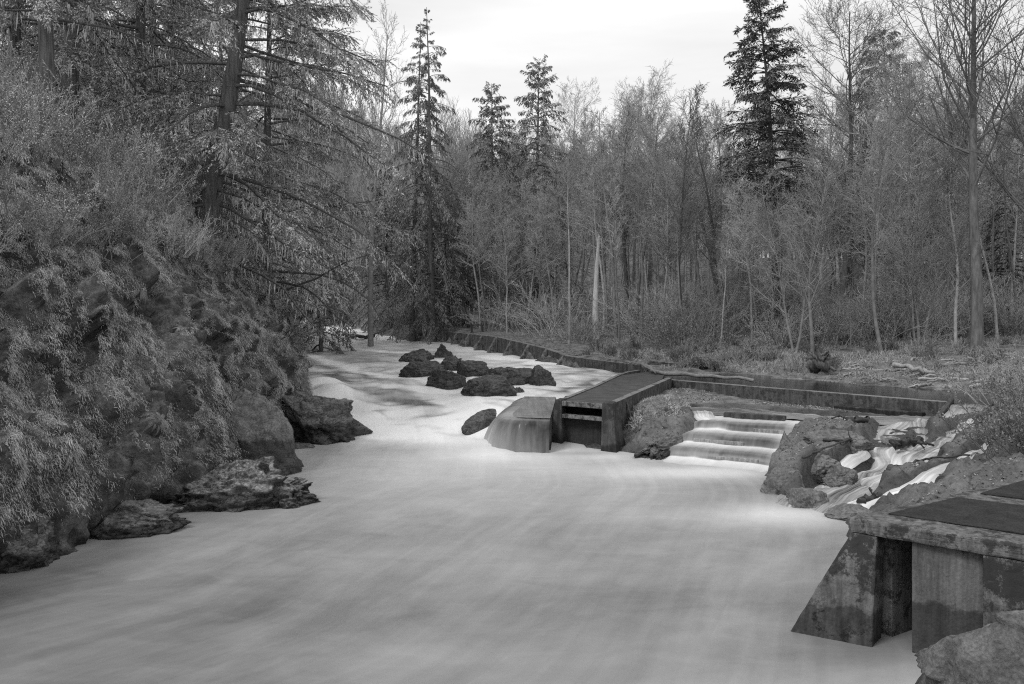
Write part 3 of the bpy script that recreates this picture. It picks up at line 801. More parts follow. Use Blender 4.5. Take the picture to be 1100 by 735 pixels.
CF0, CFR, CG = np.array([1.45, 27.7]), np.array([3.08, 26.5]), np.array([3.3, 10.2])
cf = (CFR - CF0) / np.hypot(*(CFR - CF0)); cg = CG / np.hypot(*CG); CWID = np.hypot(*(CFR - CF0))
def CP(a, b): return tuple(CF0 + cf * a + cg * b)
def mid_deck():
    o = np.array([2.3, 27.1, 0])
    root = thing('fishway', tuple(o), 'long concrete fishway channel covered with dark boards, standing in the white river', 'fishway')
    def B(mb, name, mat, bevel=.02, parent=root):
        mb.v = [v - o for v in mb.v]; return mb.build(name, mat, parent, False, bevel=bevel)
    zt = 1.45; w = CWID
    LB = np.array([4.75, 38.4]); L2 = np.array([6.0, 41.0]); RB = np.array([6.54, 36.3])
    # boarded deck
    mb = MB(); mb.prism([CP(.16, .05), CP(w - .24, .05), tuple(RB + np.array([-.15, .05])), (6.9, 38.6), tuple(L2 + np.array([.4, -.6])), tuple(LB + np.array([.2, 0]))], zt - .1, zt - .012)
    B(mb, 'board_deck', planks(math.atan2(cg[1], cg[0])))
    # left kerb wall, curving away at the far end
    mb = MB()
    pts = [np.array(CP(0, 0)), np.array(CP(0, 5.5)), LB, np.array([5.3, 39.9]), L2]
    for i in range(4):
        d = pts[i + 1] - pts[i]; n = np.array([d[1], -d[0]]) / np.hypot(*d)
        mb.prism([tuple(pts[i]), tuple(pts[i + 1]), tuple(pts[i + 1] + n * .17), tuple(pts[i] + n * .17)], -.4, zt + .03)
    B(mb, 'side_wall', M['conc_weir'])
    # right wall with buttresses
    mb = MB(); a0, a1 = np.array(CP(w - .22, .0)), RB
    lineprism(mb, a0 + np.array([.25, -.05]), a1 + np.array([.25, -.05]), .24, -.4, zt + .05)
    B(mb, 'side_wall', M['conc_weir'])
    for b in (1.9, 3.4, 5.0, 6.6, 8.2):
        p = np.array(CP(w + .02, b)); q = p + cf * .62
        mb = MB()
        mb.hexa([tuple(p) + (0,), tuple(q) + (0,), tuple(q + cg * .18) + (0,), tuple(p + cg * .18) + (0,)],
                [tuple(p) + (zt,), tuple(p + cf * .12) + (zt - .05,), tuple(p + cf * .12 + cg * .18) + (zt - .05,), tuple(p + cg * .18) + (zt,)])
        B(mb, 'buttress', M['conc_weir'])
        if b < 6:
            mb = MB(); mb.prism([CP(w + .05, b + .25), CP(w + .7, b + .3), CP(w + .7, b + .6), CP(w + .05, b + .6)], 0.3, .98); B(mb, 'strut', M['conc'])
    # the front: two piers, a lintel, a cross beam and a recessed stop panel
    mb = MB(); mb.hexa([CP(-.28, -.12) + (-.5,), CP(.24, -.12) + (-.5,), CP(.24, .5) + (-.5,), CP(-.28, .5) + (-.5,)],
                       [CP(-.04, -.05) + (zt + .05,), CP(.2, -.05) + (zt + .05,), CP(.2, .5) + (zt + .05,), CP(-.04, .5) + (zt + .05,)]); B(mb, 'pier', M['conc_wet'])
    mb = MB(); mb.hexa([CP(w - .34, -.25) + (-.5,), CP(w + .3, -.25) + (-.5,), CP(w + .5, .9) + (-.5,), CP(w - .34, .9) + (-.5,)],
                       [CP(w - .3, -.1) + (zt + .07,), CP(w + .06, -.1) + (zt + .07,), CP(w + .06, .5) + (zt + .07,), CP(w - .3, .5) + (zt + .07,)]); B(mb, 'pier', M['conc_wet'])
    mb = MB(); mb.prism([CP(.2, -.03), CP(w - .3, -.03), CP(w - .3, .12), CP(.2, .12)], zt - .14, zt + .02); B(mb, 'lintel', M['conc'])
    mb = MB(); mb.prism([CP(.22, -.06), CP(w - .31, -.06), CP(w - .31, .2), CP(.22, .2)], .93, 1.05); B(mb, 'cross_beam', M['conc'])
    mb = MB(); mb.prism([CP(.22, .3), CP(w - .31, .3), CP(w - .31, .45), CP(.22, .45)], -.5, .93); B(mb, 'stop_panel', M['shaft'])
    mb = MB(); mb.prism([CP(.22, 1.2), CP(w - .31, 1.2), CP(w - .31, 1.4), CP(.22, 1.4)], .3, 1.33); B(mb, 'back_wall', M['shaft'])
    # the spill basin on its river side
    q = [(-.1, 26.8), (1.2, 26.5), (1.75, 33.4), (.55, 33.6)]
    mb = MB(); mb.prism(q, -.6, .97); B(mb, 'spill_basin', M['conc_wet'], .08)
    # the water lying on it and falling off its rim
    rim = np.array([(1.25, 26.42), (.75, 26.47), (.3, 26.55), (-.02, 26.75), (-.22, 27.1), (-.3, 27.6), (-.25, 28.4), (-.1, 29.4), (.1, 30.7), (.45, 33.4)])
    seg = np.concatenate([[0], np.cumsum(np.hypot(*np.diff(rim, axis=0).T))])
    t = np.linspace(0, seg[-1], 160); C = np.stack([np.interp(t, seg, rim[:, i]) for i in (0, 1)], -1)
    ker = np.hanning(23); ker /= ker.sum()
    C = np.stack([np.convolve(np.pad(C[:, i], 11, 'edge'), ker, 'valid') for i in (0, 1)], -1)
    tg = np.gradient(C, axis=0); out = norm(np.stack([tg[:, 1], -tg[:, 0]], -1)); out = out if out[80, 0] < 0 else -out
    wide = np.interp(t / seg[-1], [0, .2, .32, .6, 1], [.8, .9, 1.6, 2.6, 2.2])
    prof = [(-.3, .995), (-.12, .995), (-.03, .985), (.05, .94), (.12, .85), (.18, .70), (.24, .5), (.29, .28), (.34, .05), (.38, -.2)]
    P, fo = [], []
    for o_, z in prof:
        jit = .10 * vnoise(np.stack([t * 2.2, t * 0, t * 0], -1), 3) + .05 * vnoise(np.stack([t * 7, t * 0, t * 0], -1), 4)
        xy = C + out * ((o_ * wide if o_ > 0 else o_) + (jit * min(1, o_ * 4) if o_ > 0 else 0))[..., None] if o_ > 0 else C + out * o_
        P.append(np.concatenate([xy, np.full((160, 1), z)], -1))
        fo.append(np.interp(o_, [-.3, -.03, .12, .38], [.22, .20, .14, .34]) * np.interp(t / seg[-1], [0, .12, .3, .5, 1], [.55, .7, 1.7, 1.3, 1.0]))
    mb = MB(); G = np.stack(P, 1); mb.grid(G)
    u1, v1 = np.meshgrid(np.linspace(-.05, .98, 12), np.linspace(.06, .99, 30), indexing='ij'); qa = np.array(q)
    T_ = ((qa[0] * (1 - u1[..., None]) + qa[1] * u1[..., None]) * (1 - v1[..., None]) + (qa[3] * (1 - u1[..., None]) + qa[2] * u1[..., None]) * v1[..., None])
    mb.grid(np.concatenate([T_, np.full((12, 30, 1), .992)], -1))
    uv = np.stack([np.broadcast_to(np.arange(10) * .5, (160, 10)), np.broadcast_to(t[:, None] * 1.8, (160, 10))], -1)
    s = mb.build('spill_water', M['water'], attrs={'foam_tone': np.concatenate([np.stack(fo, 1).ravel(), np.full(360, .22)]), 'dark': np.full(1960, .05), 'streak': np.full(1960, .6)}, uv=np.concatenate([uv.reshape(-1, 2), T_.reshape(-1, 2)[:, ::-1] * [1, 2.5]]))
    tag(s, 'sheet of water spilling over the rim of the concrete basin', kind='structure')
mid_deck()

def weir():
    o = np.array([10.4, 32.1, .7])
    root = thing('weir', tuple(o), 'low concrete weir wall holding back dark calm water, spillway at its end', 'weir')
    def B(mb, name, mat, bevel=.025):
        mb.v = [v - o for v in mb.v]; return mb.build(name, mat, root, False, bevel=bevel)
    d = (WALL_B - WALL_A) / np.hypot(*(WALL_B - WALL_A)); n = np.array([-d[1], d[0]])
    L = np.hypot(*(WALL_B - WALL_A))
    mb = MB(); lineprism(mb, WALL_A - d * .1, WALL_B, .32, .2, 1.4); B(mb, 'wall', M['conc_weir'])
    mb = MB(); lineprism(mb, WALL_A + d * .35, WALL_A + d * 5.2, .55, .3, 1.16, off=-.56); 
    mb2 = MB(); lineprism(mb2, WALL_A + d * 7.6, WALL_A + d * (L - .6), .28, .3, .98, 1.02, off=-.3); B(mb2, 'footing', M['conc_wet'])
    # the two spillway cheeks
    for k in (0.02, 1.22):
        p = WALL_B + d * k
        mb = MB()
        a, b = p - n * .95, p + n * .3
        e = d * .16
        mb.hexa([tuple(a) + (.3,), tuple(a + e) + (.3,), tuple(b + e) + (.3,), tuple(b) + (.3,)], [tuple(a) + (.95,), tuple(a + e) + (.95,), tuple(b + e) + (1.52,), tuple(b) + (1.52,)])
        B(mb, 'cheek', M['conc_wet'])
    mb = MB(); lineprism(mb, WALL_B + d * .2, WALL_B + d * 1.2, .3, .2, 1.2); B(mb, 'sill', M['conc_wet'])
    mb = MB(); lineprism(mb, WALL_B + d * 1.4, WALL_B + d * 4.2, .3, .2, 1.38); B(mb, 'wall', M['conc_weir'])
    # water over the sill
    t = np.linspace(.19, 1.21, 20); v = np.linspace(0, 1, 24)
    A = WALL_B[None] + d[None] * t[:, None]
    off = np.interp(v, [0, .3, .45, 1], [.4, 0, -.2, -1.35]); z = np.interp(v, [0, .3, .45, .9, 1], [1.36, 1.31, 1.15, .86, .80])
    G = np.concatenate([A[:, None] + n * off[None, :, None], np.broadcast_to(z[None, :, None], (20, 24, 1))], -1)
    mb = MB(); mb.grid(G)
    f = np.broadcast_to(np.interp(v, [0, .35, .8, 1], [.12, .25, .5, .7])[None], (20, 24))
    s = mb.build('spillway_water', M['water'], attrs={'foam_tone': f, 'dark': np.full(480, 0), 'streak': np.full(480, 1.2)}, uv=np.stack([np.broadcast_to(v * 2, (20, 24)), np.broadcast_to(t[:, None] * 4, (20, 24))], -1))
    tag(s, 'white water sliding through the spillway notch', kind='structure')
weir()

def upstream_weir():
    o = np.array([-1.1, 59.8, 1.3])
    root = thing('buttressed_weir', tuple(o), 'long low concrete weir with triangular buttresses along the upstream side of the rapids', 'weir')
    def B(mb, name, mat, bevel=.03, par=root):
        mb.v = [v - o for v in mb.v]; return mb.build(name, mat, par, False, bevel=bevel)
    base = [(-5.6, 70.8), (-1.15, 60.0), (2.0, 52.2), (3.1, 48.6), (5.0, 46.3), (6.7, 44.6), (7.4, 42.6)]
    top = [2.5, 2.42, 1.98, 1.72, 1.58, 1.48, 1.46]
    mb = MB(); wk = MB()
    for i in range(len(base) - 1):
        a, b = np.array(base[i]), np.array(base[i + 1])
        d = (b - a) / np.hypot(*(b - a)); n = np.array([-d[1], d[0]])
        th = .4
        mb.prism([tuple(a), tuple(b), tuple(b + n * th), tuple(a + n * th)], [.4] * 4, [top[i], top[i + 1], top[i + 1], top[i]])
        if i < 3:
            w0, w1 = 2.0 - .35 * i, 2.0 - .35 * (i + 1)
            wk.prism([tuple(a + n * .41), tuple(b + n * .41), tuple(b + n * w1), tuple(a + n * w0)], [.8] * 4, [top[i] + .02, top[i + 1] + .02, top[i + 1] + .14, top[i] + .14])
    B(mb, 'wall', M['conc_weir']); B(wk, 'walkway', M['conc'])
    k = 0
    bs = np.array(base[:4]); seg = np.concatenate([[0], np.cumsum(np.hypot(*np.diff(bs, axis=0).T))])
    for t in np.linspace(.3, seg[-1] - .6, 9):
        p = np.array([np.interp(t, seg, bs[:, 0]), np.interp(t, seg, bs[:, 1])]); z = np.interp(t, seg, top[:4])
        i = min(2, int(np.searchsorted(seg, t)) - 1); d = bs[i + 1] - bs[i]; d = d / np.hypot(*d); n = np.array([-d[1], d[0]])
        h = z - wbase(p[1]); ln = .35 + .75 * h; e = d * .26
        a = p - n * ln; b = p - n * .003
        mb = MB(); mb.hexa([tuple(a) + (.5,), tuple(a + e) + (.5,), tuple(b + e) + (.5,), tuple(b) + (.5,)], [tuple(a + n * ln * .9) + (z - .03,), tuple(a + e + n * ln * .9) + (z - .03,), tuple(b + e) + (z - .01,), tuple(b) + (z - .01,)])
        B(mb, 'buttress', M['conc'])
    # sluice frame on the wall
    p = at_d(508, 357, 66)
    gate = MB(); x, y = p[0] + .3, p[1] + .6
    for dx in (-.42, .42): gate.prism([(x + dx - .08, y - .1), (x + dx + .08, y - .1), (x + dx + .08, y + .1), (x + dx - .08, y + .1)], 2.3, 3.05)
    gate.prism([(x - .5, y - .12), (x + .5, y - .12), (x + .5, y + .12), (x - .5, y + .12)], 3.052, 3.15)
    gate.v = [v - o for v in gate.v]; gate.build('sluice_frame', M['wood_wet'], root, False)
    # detached concrete block by the far end of the boarded fishway
    r2 = thing('concrete_block', (7.6, 42.0, 1.3), 'low dark concrete block at the bank end of the buttressed weir', 'block')
    mb = MB(); lineprism(mb, np.array([6.9, 43.6]) - [7.6, 42.0], np.array([9.1, 40.9]) - [7.6, 42.0], .5, -.4, .38, .32); mb.build('concrete_body', M['conc_wet'], r2, False, bevel=.03)
    mb = MB(); lineprism(mb, np.array([6.95, 43.6]) - [7.6, 42.0], np.array([9.0, 41.05]) - [7.6, 42.0], .4, .382, .47, .41, off=.05); mb.build('coping', M['conc'], r2, False, bevel=.03)
upstream_weir()

def ladder():
    o = np.array(ladder_pt(2.5, 0, 0))
    root = thing('fish_ladder', tuple(o), 'fish ladder of concrete steps under smooth falling water between rocks', 'fish ladder')
    def B(mb, name, mat, bevel=.02):
        mb.v = [v - o for v in mb.v]; return mb.build(name, mat, root, False, bevel=bevel)
    LP = lambda a, b: ladder_pt(a, b, 0)[:2]
    for a, z in ((1.12, .2), (2.38, .46), (3.62, .72), (4.72, .8)):
        mb = MB(); mb.prism([LP(a, -1.6), LP(a, 1.6), LP(a + 1.2, 1.6), LP(a + 1.2, -1.6)], -.4, z); B(mb, 'step', M['conc_wet'])
    for a, z, b0, b1 in ((1.0, .21, -.1, 1.1), (2.24, .47, -1.2, .35), (3.48, .73, .3, 1.25)):
        mb = MB(); mb.prism([LP(a - .02, b0), LP(a - .02, b1), LP(a + .1, b1), LP(a + .1, b0)], -.2, z - .03); B(mb, 'baffle_board', M['board_pale'], .01)
    mb = MB(); mb.prism([LP(4.66, -1.0), LP(4.66, 1.0), LP(4.9, 1.0), LP(4.9, -1.0)], .4, 1.0); B(mb, 'headwall', M['conc_wet'])
    mb = MB()
    rs = np.linspace(-.6, 4.9, 20)
    P = [ladder_pt(a, 1.62, 0)[:2] for a in rs]
    for i in range(19):
        q0, q1 = np.array(P[i]), np.array(P[i + 1])
        mb.prism([tuple(q0), tuple(q1), tuple(q1 + LF * .16), tuple(q0 + LF * .16)], -.4, [ladder_z(rs[i]) + .12, ladder_z(rs[i + 1]) + .12, ladder_z(rs[i + 1]) + .12, ladder_z(rs[i]) + .12])
    B(mb, 'side_wall', M['conc_rim'], 0)
    # the water
    a = np.linspace(-.9, 4.74, 190); b = np.linspace(-1.66, 1.70, 70)
    A, Bb = np.meshgrid(a, b, indexing='ij')
    z = ladder_z(A) + .035 + .012 * fbm(np.stack([A * 1.2, Bb * 5, 0 * A], -1), 3, 6) + .03 * fbm(np.stack([A * 1, Bb * 1.2, 0 * A], -1), 2, 16)
    z = z - .05 * sstep(1.4, 1.66, np.abs(Bb))
    lx = LO[0] + LG[0] * A + LF[0] * Bb; ly = LO[1] + LG[1] * A + LF[1] * Bb
    ph = A + .11 * fbm(np.stack([Bb * 1.5, 0 * A, 0 * A], -1), 2, 2)
    f = np.interp(ph, [-.9, .3, .92, 1.0, 1.16, 1.26, 1.5, 2.0, 2.2, 2.26, 2.4, 2.5, 2.75, 3.3, 3.46, 3.52, 3.64, 3.72, 4.0, 4.5, 4.74],
                  [.32, .52, .74, .20, .13, .20, .34, .62, .74, .2, .12, .20, .34, .62, .72, .2, .13, .20, .36, .56, .45])
    f = f + .16 * sstep(1.15, 1.55, Bb)
    mb = MB(); mb.grid(np.stack([lx, ly, z], -1))
    s = mb.build('ladder_water', M['water'], attrs={'foam_tone': f, 'dark': 0 * f, 'streak': .7 + 0 * f}, uv=np.stack([A * .8, Bb * 1.3], -1))
    tag(s, 'white water stepping down the fish ladder', kind='structure')
ladder()

# ------------------------------------------------------------------ boulders
def rock_mb(seed, size, cuts=10, amp=.12, sub=6, box=1, flat=None, lean=(0, 0), nsc=1.6):
    rng = np.random.default_rng(seed)
    bm = bmesh.new(); bmesh.ops.create_icosphere(bm, subdivisions=sub, radius=1)
    V = np.array([v.co[:] for v in bm.verts]); Fc = np.array([[v.index for v in f.verts] for f in bm.faces]); bm.free()
    for k in range(cuts):
        n = norm(rng.normal(size=3)); 
        if n[2] < -.3: n[2] *= -1
        h = rng.uniform(.55, .86)
        dd = V @ n - h
        V = V - np.maximum(dd, 0)[:, None] * n * .93
    if box != 1: V = np.sign(V) * np.abs(V) ** box
    V = V * (1 + amp * .42 * facet(V * nsc * .8 + seed, seed)[:, None] + amp * .16 * facet(V * nsc * 2.0 + seed, seed + 1)[:, None])
    V = V * (1 + amp * .5 * ridge(V * nsc + seed * 3.7, 5, seed)[:, None] + amp * .4 * fbm(V * nsc * 3 + seed, 4, seed + 5)[:, None])
    if flat: V[:, 2] = np.where(V[:, 2] < flat, flat + (V[:, 2] - flat) * .3, V[:, 2])
    S = np.array(size)
    V = V * S
    V[:, 0] += V[:, 2] * lean[0]; V[:, 1] += V[:, 2] * lean[1]
    mb = MB(); mb.add(V, Fc); return mb

def boulder(name, loc, size, mat, label, seed, cat='rock', group=None, rz=0, **kw):
    o = rock_mb(seed, size, **kw).build(name, mat)
    o.location = loc; o.rotation_euler = (0, 0, rz)
    return tag(o, label, cat, group)

RL = ['low flat dark rock at the upstream left end of the midstream rocks', 'broad dark rock at the left end of the midstream rocks, white water along its foot', 'small upright knob of rock highest among the left midstream rocks',
      'dark rock behind the pointed rock in midstream', 'single pointed dark rock standing alone in the white water between the rock clusters', 'sloping dark rock at the left end of the larger midstream cluster',
      'largest rounded dark boulder facing downstream in midstream', 'flat topped dark rock behind the largest midstream boulder', 'upright dark rock at the right end of the larger midstream cluster',
      'little wet stone at the foot of the largest midstream boulder', 'small low rock alone in the calm water before the buttressed weir', 'small rounded dark stone against the edge of the boarded fishway']
for (px, py, w, h, sd, q), lab in zip(ROCKS, RL):
    x, y, _ = at(px, py, 1.0)
    r = w * y / F / 2; hh = h * y / F
    boulder('boulder', (x, y + r * q * .5, float(wbase(y)) + hh * .18), (r * 1.2, r * q * 1.1, hh * .86), M['rock_dark'], lab, 10 + sd, 'boulder', 'rocks in the middle of the rapids', cuts=9, amp=.24, nsc=2.0)

def bpx(px, py, z, w, h): 
    x, y, _ = at(px, py, z); return x, y, w * y / F / 2, h * y / F
x, y, r, h = bpx(276, 512, 0, 78, 100)
boulder('boulder', (x - .25, y + .8, .8), (1.1, .95, 1.55), M['rock_slab'], 'tall upright bare rock slab leaning against the mossy cliff', 21, 'boulder', cuts=13, amp=.22, lean=(-.14, .1), nsc=1.9, box=.68)
x, y, r, h = bpx(258, 553, 0, 130, 60)
boulder('boulder', (x - .45, y + 1.15, .02), (2.15, 1.15, .98), M['rock_moss'], 'wide rock topped with pale moss at the foot of the bare slab', 23, 'boulder', cuts=14, amp=.36, nsc=3.0)
x, y, r, h = bpx(305, 546, 0, 60, 30)
boulder('boulder', (x, y + .5, .02), (.72, .5, .42), M['rock_moss'], 'dark jagged rock point with water glints at the end of the moss topped rock', 25, 'boulder', cuts=10, amp=.28, nsc=2.6)
x, y, _ = at(324, 533, 0)
boulder('boulder', (x, y, .05), (.16, .14, .15), M['rock_dark'], 'small black stone just off the jagged rock point', 26, 'stone', cuts=6)
x, y, r, h = bpx(338, 476, .05, 74, 52)
boulder('boulder', (x - .3, y + 1.0, .55), (1.5, 1.2, 1.2), M['rock_bank'], 'lumpy outcrop rock beside the small fall at the left edge of the rapids', 29, 'boulder', cuts=12, amp=.34, nsc=2.3, lean=(-.2, 0))
x, y, r, h = bpx(372, 471, .05, 40, 26)
boulder('boulder', (x - .1, y + .7, .25), (.85, .8, .55), M['rock_dark'], 'smooth wet rock with water sheeting over it below the lumpy outcrop', 31, 'boulder', cuts=8, amp=.12)
x, y, r, h = bpx(318, 483, 0, 50, 10)
boulder('boulder', (x, y + .3, .0), (.75, .45, .22), M['rock_dark'], 'low dark ledge stone awash below the lumpy outcrop', 33, 'boulder', cuts=9, amp=.22)
x, y, r, h = bpx(150, 575, 0, 60, 30)
boulder('boulder', (x - .75, y + .45, .1), (1.3, .8, .55), M['rock_bank'], 'undercut mossy ledge rock at the waterline under the near cliff', 35, 'boulder', cuts=9, amp=.25, nsc=2.4)
x, y, r, h = bpx(20, 612, 0, 60, 40)
boulder('boulder', (x - .5, y + .4, .2), (.9, .7, .65), M['rock_bank'], 'nearest dark waterline rock under the cliff, patched with moss', 36, 'boulder', cuts=9, amp=.25, nsc=2.4)
boulder('boulder', (6.4, 9.05, .26), (1.95, 1.3, 1.3), M['rock_near'], 'rounded bare foreground boulder in front of the deck pier', 37, 'boulder', cuts=5, amp=.15, sub=7, nsc=1.35)
# the grassy mound and the rocky rib between the fishway and the ladder
boulder('mound', (5.2, 30.0, .35), (1.15, 3.3, .95), M['rock_bank'], 'dark grassy mound of earth against the buttressed side of the fishway', 41, 'mound', cuts=6, amp=.12, rz=R(-18))
boulder('rock_rib', (5.0, 27.1, .05), (.62, 2.6, .62), M['rock_bank'], 'rough rock rib along the left side of the fish ladder', 43, 'rock', cuts=9, amp=.26, rz=R(-30), nsc=2.4)
for i, (px, py, z, w, h, lab) in enumerate([
        (845, 522, .2, 46, 40, 'rough block of bedrock standing over the pool right of the fish ladder'), (905, 510, .42, 34, 20, 'rounded rock parting the thin stream in two'), (868, 540, .1, 55, 30, 'low ragged rock at the pool edge below the bedrock block'),
        (875, 500, .55, 58, 22, 'broad hump of bedrock in the middle of the stepped outcrop'), (978, 503, .55, 26, 10, 'rock hump on the far side of the white stream'), (962, 474, .7, 22, 8, 'low wet stone under the black log'),
        (1010, 455, .82, 30, 5, 'flat stone lying below the spillway'), (915, 551, .1, 55, 16, 'flat wet rock in the white stream beside the near deck'), (940, 560, .25, 40, 16, 'wet stone tucked against the near deck edge'), (905, 472, .9, 70, 20, 'pale slab of bedrock below the driftwood stick')]):
    x, y, _ = at(px, py, z); r = w * y / F / 2; hh = h * y / F
    boulder('outcrop_rock', (x, y + r * .3, z - hh * .12), (r * 1.05, r * .85, hh * .75), M['rock_pale'], lab, 50 + i, 'rock', 'bedrock lumps on the right bank', cuts=12, amp=.24, nsc=2.2)

# ------------------------------------------------------------------ logs and sticks
def stick(name, pts, r0, r1, mat, label, cat='log', group=None, forks=0, seed=0):
    rng = np.random.default_rng(seed)
    p = np.array(pts, float); o = p[0].copy(); p = p - o
    s = np.linspace(0, 1, len(p)); t = np.linspace(0, 1, 14)
    C = np.stack([np.interp(t, s, p[:, i]) for i in range(3)], -1)
    C[1:-1] += rng.normal(0, r0 * .5, (12, 3))
    mb = MB(); mb.tubes(C[None], (np.linspace(r0, r1, 14) * rng.uniform(.85, 1.15, 14))[None], 9, cap=True)
    for k in range(forks):
        i = rng.integers(4, 12); d = norm(rng.normal(size=3) + np.array([0, 0, .8]) + norm(C[-1] - C[0])); l = np.linalg.norm(C[-1]) * rng.uniform(.15, .35)
        mb.tubes(np.stack([C[i], C[i] + d * l * .5, C[i] + d * l + rng.normal(0, l * .08, 3)])[None], np.array([[r0 * .5, r0 * .35, r0 * .15]]), 6)
    ob = mb.build(name, mat); ob.location = o
    return tag(ob, label, cat, group)
def sp(px, py, z): return at(px, py, z)
stick('log', [at(908, 452, .98), at(930, 451, 1.0)], .10, .09, M['wood_wet'], 'short dark log lying on the flat rock under the weir wall', seed=1)
stick('log', [at(962, 480, .80), at(976, 475, .92), at(990, 472, .95)], .11, .07, M['wood_wet'], 'thick black log end wedged above the white fall', seed=2)
stick('branch', [at(975, 470, 1.02), at(990, 476, .98), at(1003, 479, .9)], .05, .03, M['wood_wet'], 'dark forked branch behind the black log', 'branch', forks=3, seed=3)
stick('branch', [at(968, 508, .62), at(985, 495, .78), at(1005, 491, .86), at(1042, 489, 1.05)], .035, .02, M['wood_wet'], 'long thin arching branch across the right hand stream', 'branch', seed=4)
stick('log', [at(925, 539, .22), at(945, 531, .34)], .10, .06, M['wood_wet'], 'dark water worn log in the stream nearest the deck', forks=1, seed=5)
stick('branch', [at(934, 524, .4), at(938, 532, .3)], .025, .015, M['wood_wet'], 'short stick poking out of the white stream', 'branch', seed=6)
stick('branch', [at(884, 472, .97), at(905, 473, .97), at(928, 468, .95)], .045, .03, M['wood_wet'], 'dark driftwood stick lying on the pale bedrock slab', 'branch', forks=1, seed=7)
stick('branch', [at(862, 492, .85), at(885, 482, .93), at(915, 471, .98)], .03, .02, M['wood_wet'], 'thin dark stick slanting across the bedrock outcrop', 'branch', seed=8)
stick('branch', [at(893, 449, 1.0), at(908, 447, 1.05)], .03, .02, M['wood_wet'], 'twiggy branch lying by the gravel strip', 'branch', forks=3, seed=9)
stick('log', [at(690, 391, 1.62), at(702, 398, 1.6), at(745, 403, 1.56), at(810, 409, 1.50)], .10, .07, M['wood_grey'], 'long pale driftwood log stranded at the far end of the fishway', seed=10)
stick('branch', [at(672, 389, 1.66), at(690, 391, 1.68), at(704, 400, 1.58)], .06, .04, M['wood_grey'], 'bent bleached branch resting on the weir end', 'branch', forks=1, seed=11)
stick('log', [at(368, 359, 1.95), at(384, 362, 2.0), at(402, 361, 1.95)], .16, .12, M['wood_wet'], 'dark stranded log far upstream in the white river', forks=2, seed=12)
# the dark curved lip of rock left of the basin
boulder('boulder', (-.95, 30.6, .3), (.45, 1.7, .5), M['rock_dark'], 'dark wet curved rock lip beside the spill basin', 61, 'boulder', cuts=6, amp=.1, rz=R(-22))

rng = np.random.default_rng(5)
deb = 0
for i in range(46):
    px, py = rng.uniform(905, 1085), rng.uniform(392, 411)
    x, y, _ = at(px, py, 1.7); z = gz(x, y)
    if z < 1.3: continue
    l = rng.uniform(.5, 1.9); a = rng.normal(0, .5); b = rng.normal(0, .15)
    stick('driftwood', [(x, y, z + .06), (x + l * .5 * math.cos(a), y + l * .5 * math.sin(a), z + .14 + .1 * b), (x + l * math.cos(a), y + l * math.sin(a), z + .1 + l * b * .3)], rng.uniform(.03, .08), .03, M['wood_grey'],
          'stick of bleached driftwood in the tangle along the far shore of the calm water', 'driftwood', 'driftwood stranded on the far shore', seed=100 + i)
stick('log', [at(960, 392, 2.0), at(985, 397, 1.9), at(1003, 400, 1.8)], .11, .08, M['wood_grey'], 'brightest bleached log on top of the far shore driftwood', seed=90)
stick('stump', [at(872, 394, 1.75), at(880, 392, 1.95), at(889, 390, 2.05)], .26, .3, M['bark_dark'], 'dark upturned root wad on the far shore left of the driftwood', 'root wad', forks=26, seed=91)
for i in range(44):
    px, py = rng.uniform(820, 1090), rng.uniform(393, 414)
    x, y, _ = at(px, py, 1.6); z = gz(x, y); 
    if z < 1.25: continue
    s = rng.uniform(.12, .36)
    boulder('shore_stone', (x, y, z), (s * 1.2, s, s * .7), M['rock_pale'], 'grey stone among the driftwood on the far shore of the calm water', 200 + i, 'stone', 'stones on the far shore', sub=3, cuts=8)

# ------------------------------------------------------------------ plants: growth helpers
def grow(S, D, L, r0, K, wob, bend, rng, r1=.3):
    """curved limbs: starts S, directions D, lengths L, base radii r0; bend is added along the limb"""
    n = len(S); P = np.empty((n, K, 3)); P[:, 0] = S
    d = norm(D); st = (L / (K - 1))[:, None]; bend = np.asarray(bend, float)
    for k in range(1, K):
        d = norm(d + rng.normal(0, wob, (n, 3)) + bend / (K - 1))
        P[:, k] = P[:, k - 1] + d * st
    Rr = r0[:, None] * np.linspace(1, r1, K)[None]
    return P, Rr

def kids(P, Rr, L, c, t0, t1, ang, rng, lf, planar=0.0, rf=.55):
    n, K, _ = P.shape
    t = t0 + (t1 - t0) * (np.arange(c)[None] + rng.uniform(0, 1, (n, c))) / c
    f = t * (K - 1); i = np.minimum(f.astype(int), K - 2); w = (f - i)[..., None]
    ar = np.arange(n)[:, None]
    A = P[ar, i] * (1 - w) + P[ar, i + 1] * w
    T = norm(P[ar, i + 1] - P[ar, i])
    rv = rng.normal(size=(n, c, 3)); rv[..., 2] *= (1 - planar)
    Q = norm(rv - T * np.sum(rv * T, -1, keepdims=True))
    an = np.clip(np.abs(rng.normal(ang, ang * .25, (n, c))), .2, 1.25)[..., None]
    D = T * np.cos(an) + Q * np.sin(an)
    Lc = L[:, None] * lf * (1 - .55 * t) * rng.uniform(.7, 1.25, (n, c))
    rr = (Rr[ar, i] * (1 - w[..., 0]) + Rr[ar, i + 1] * w[..., 0]) * rf
    return A.reshape(-1, 3), D.reshape(-1, 3), Lc.ravel(), rr.ravel()

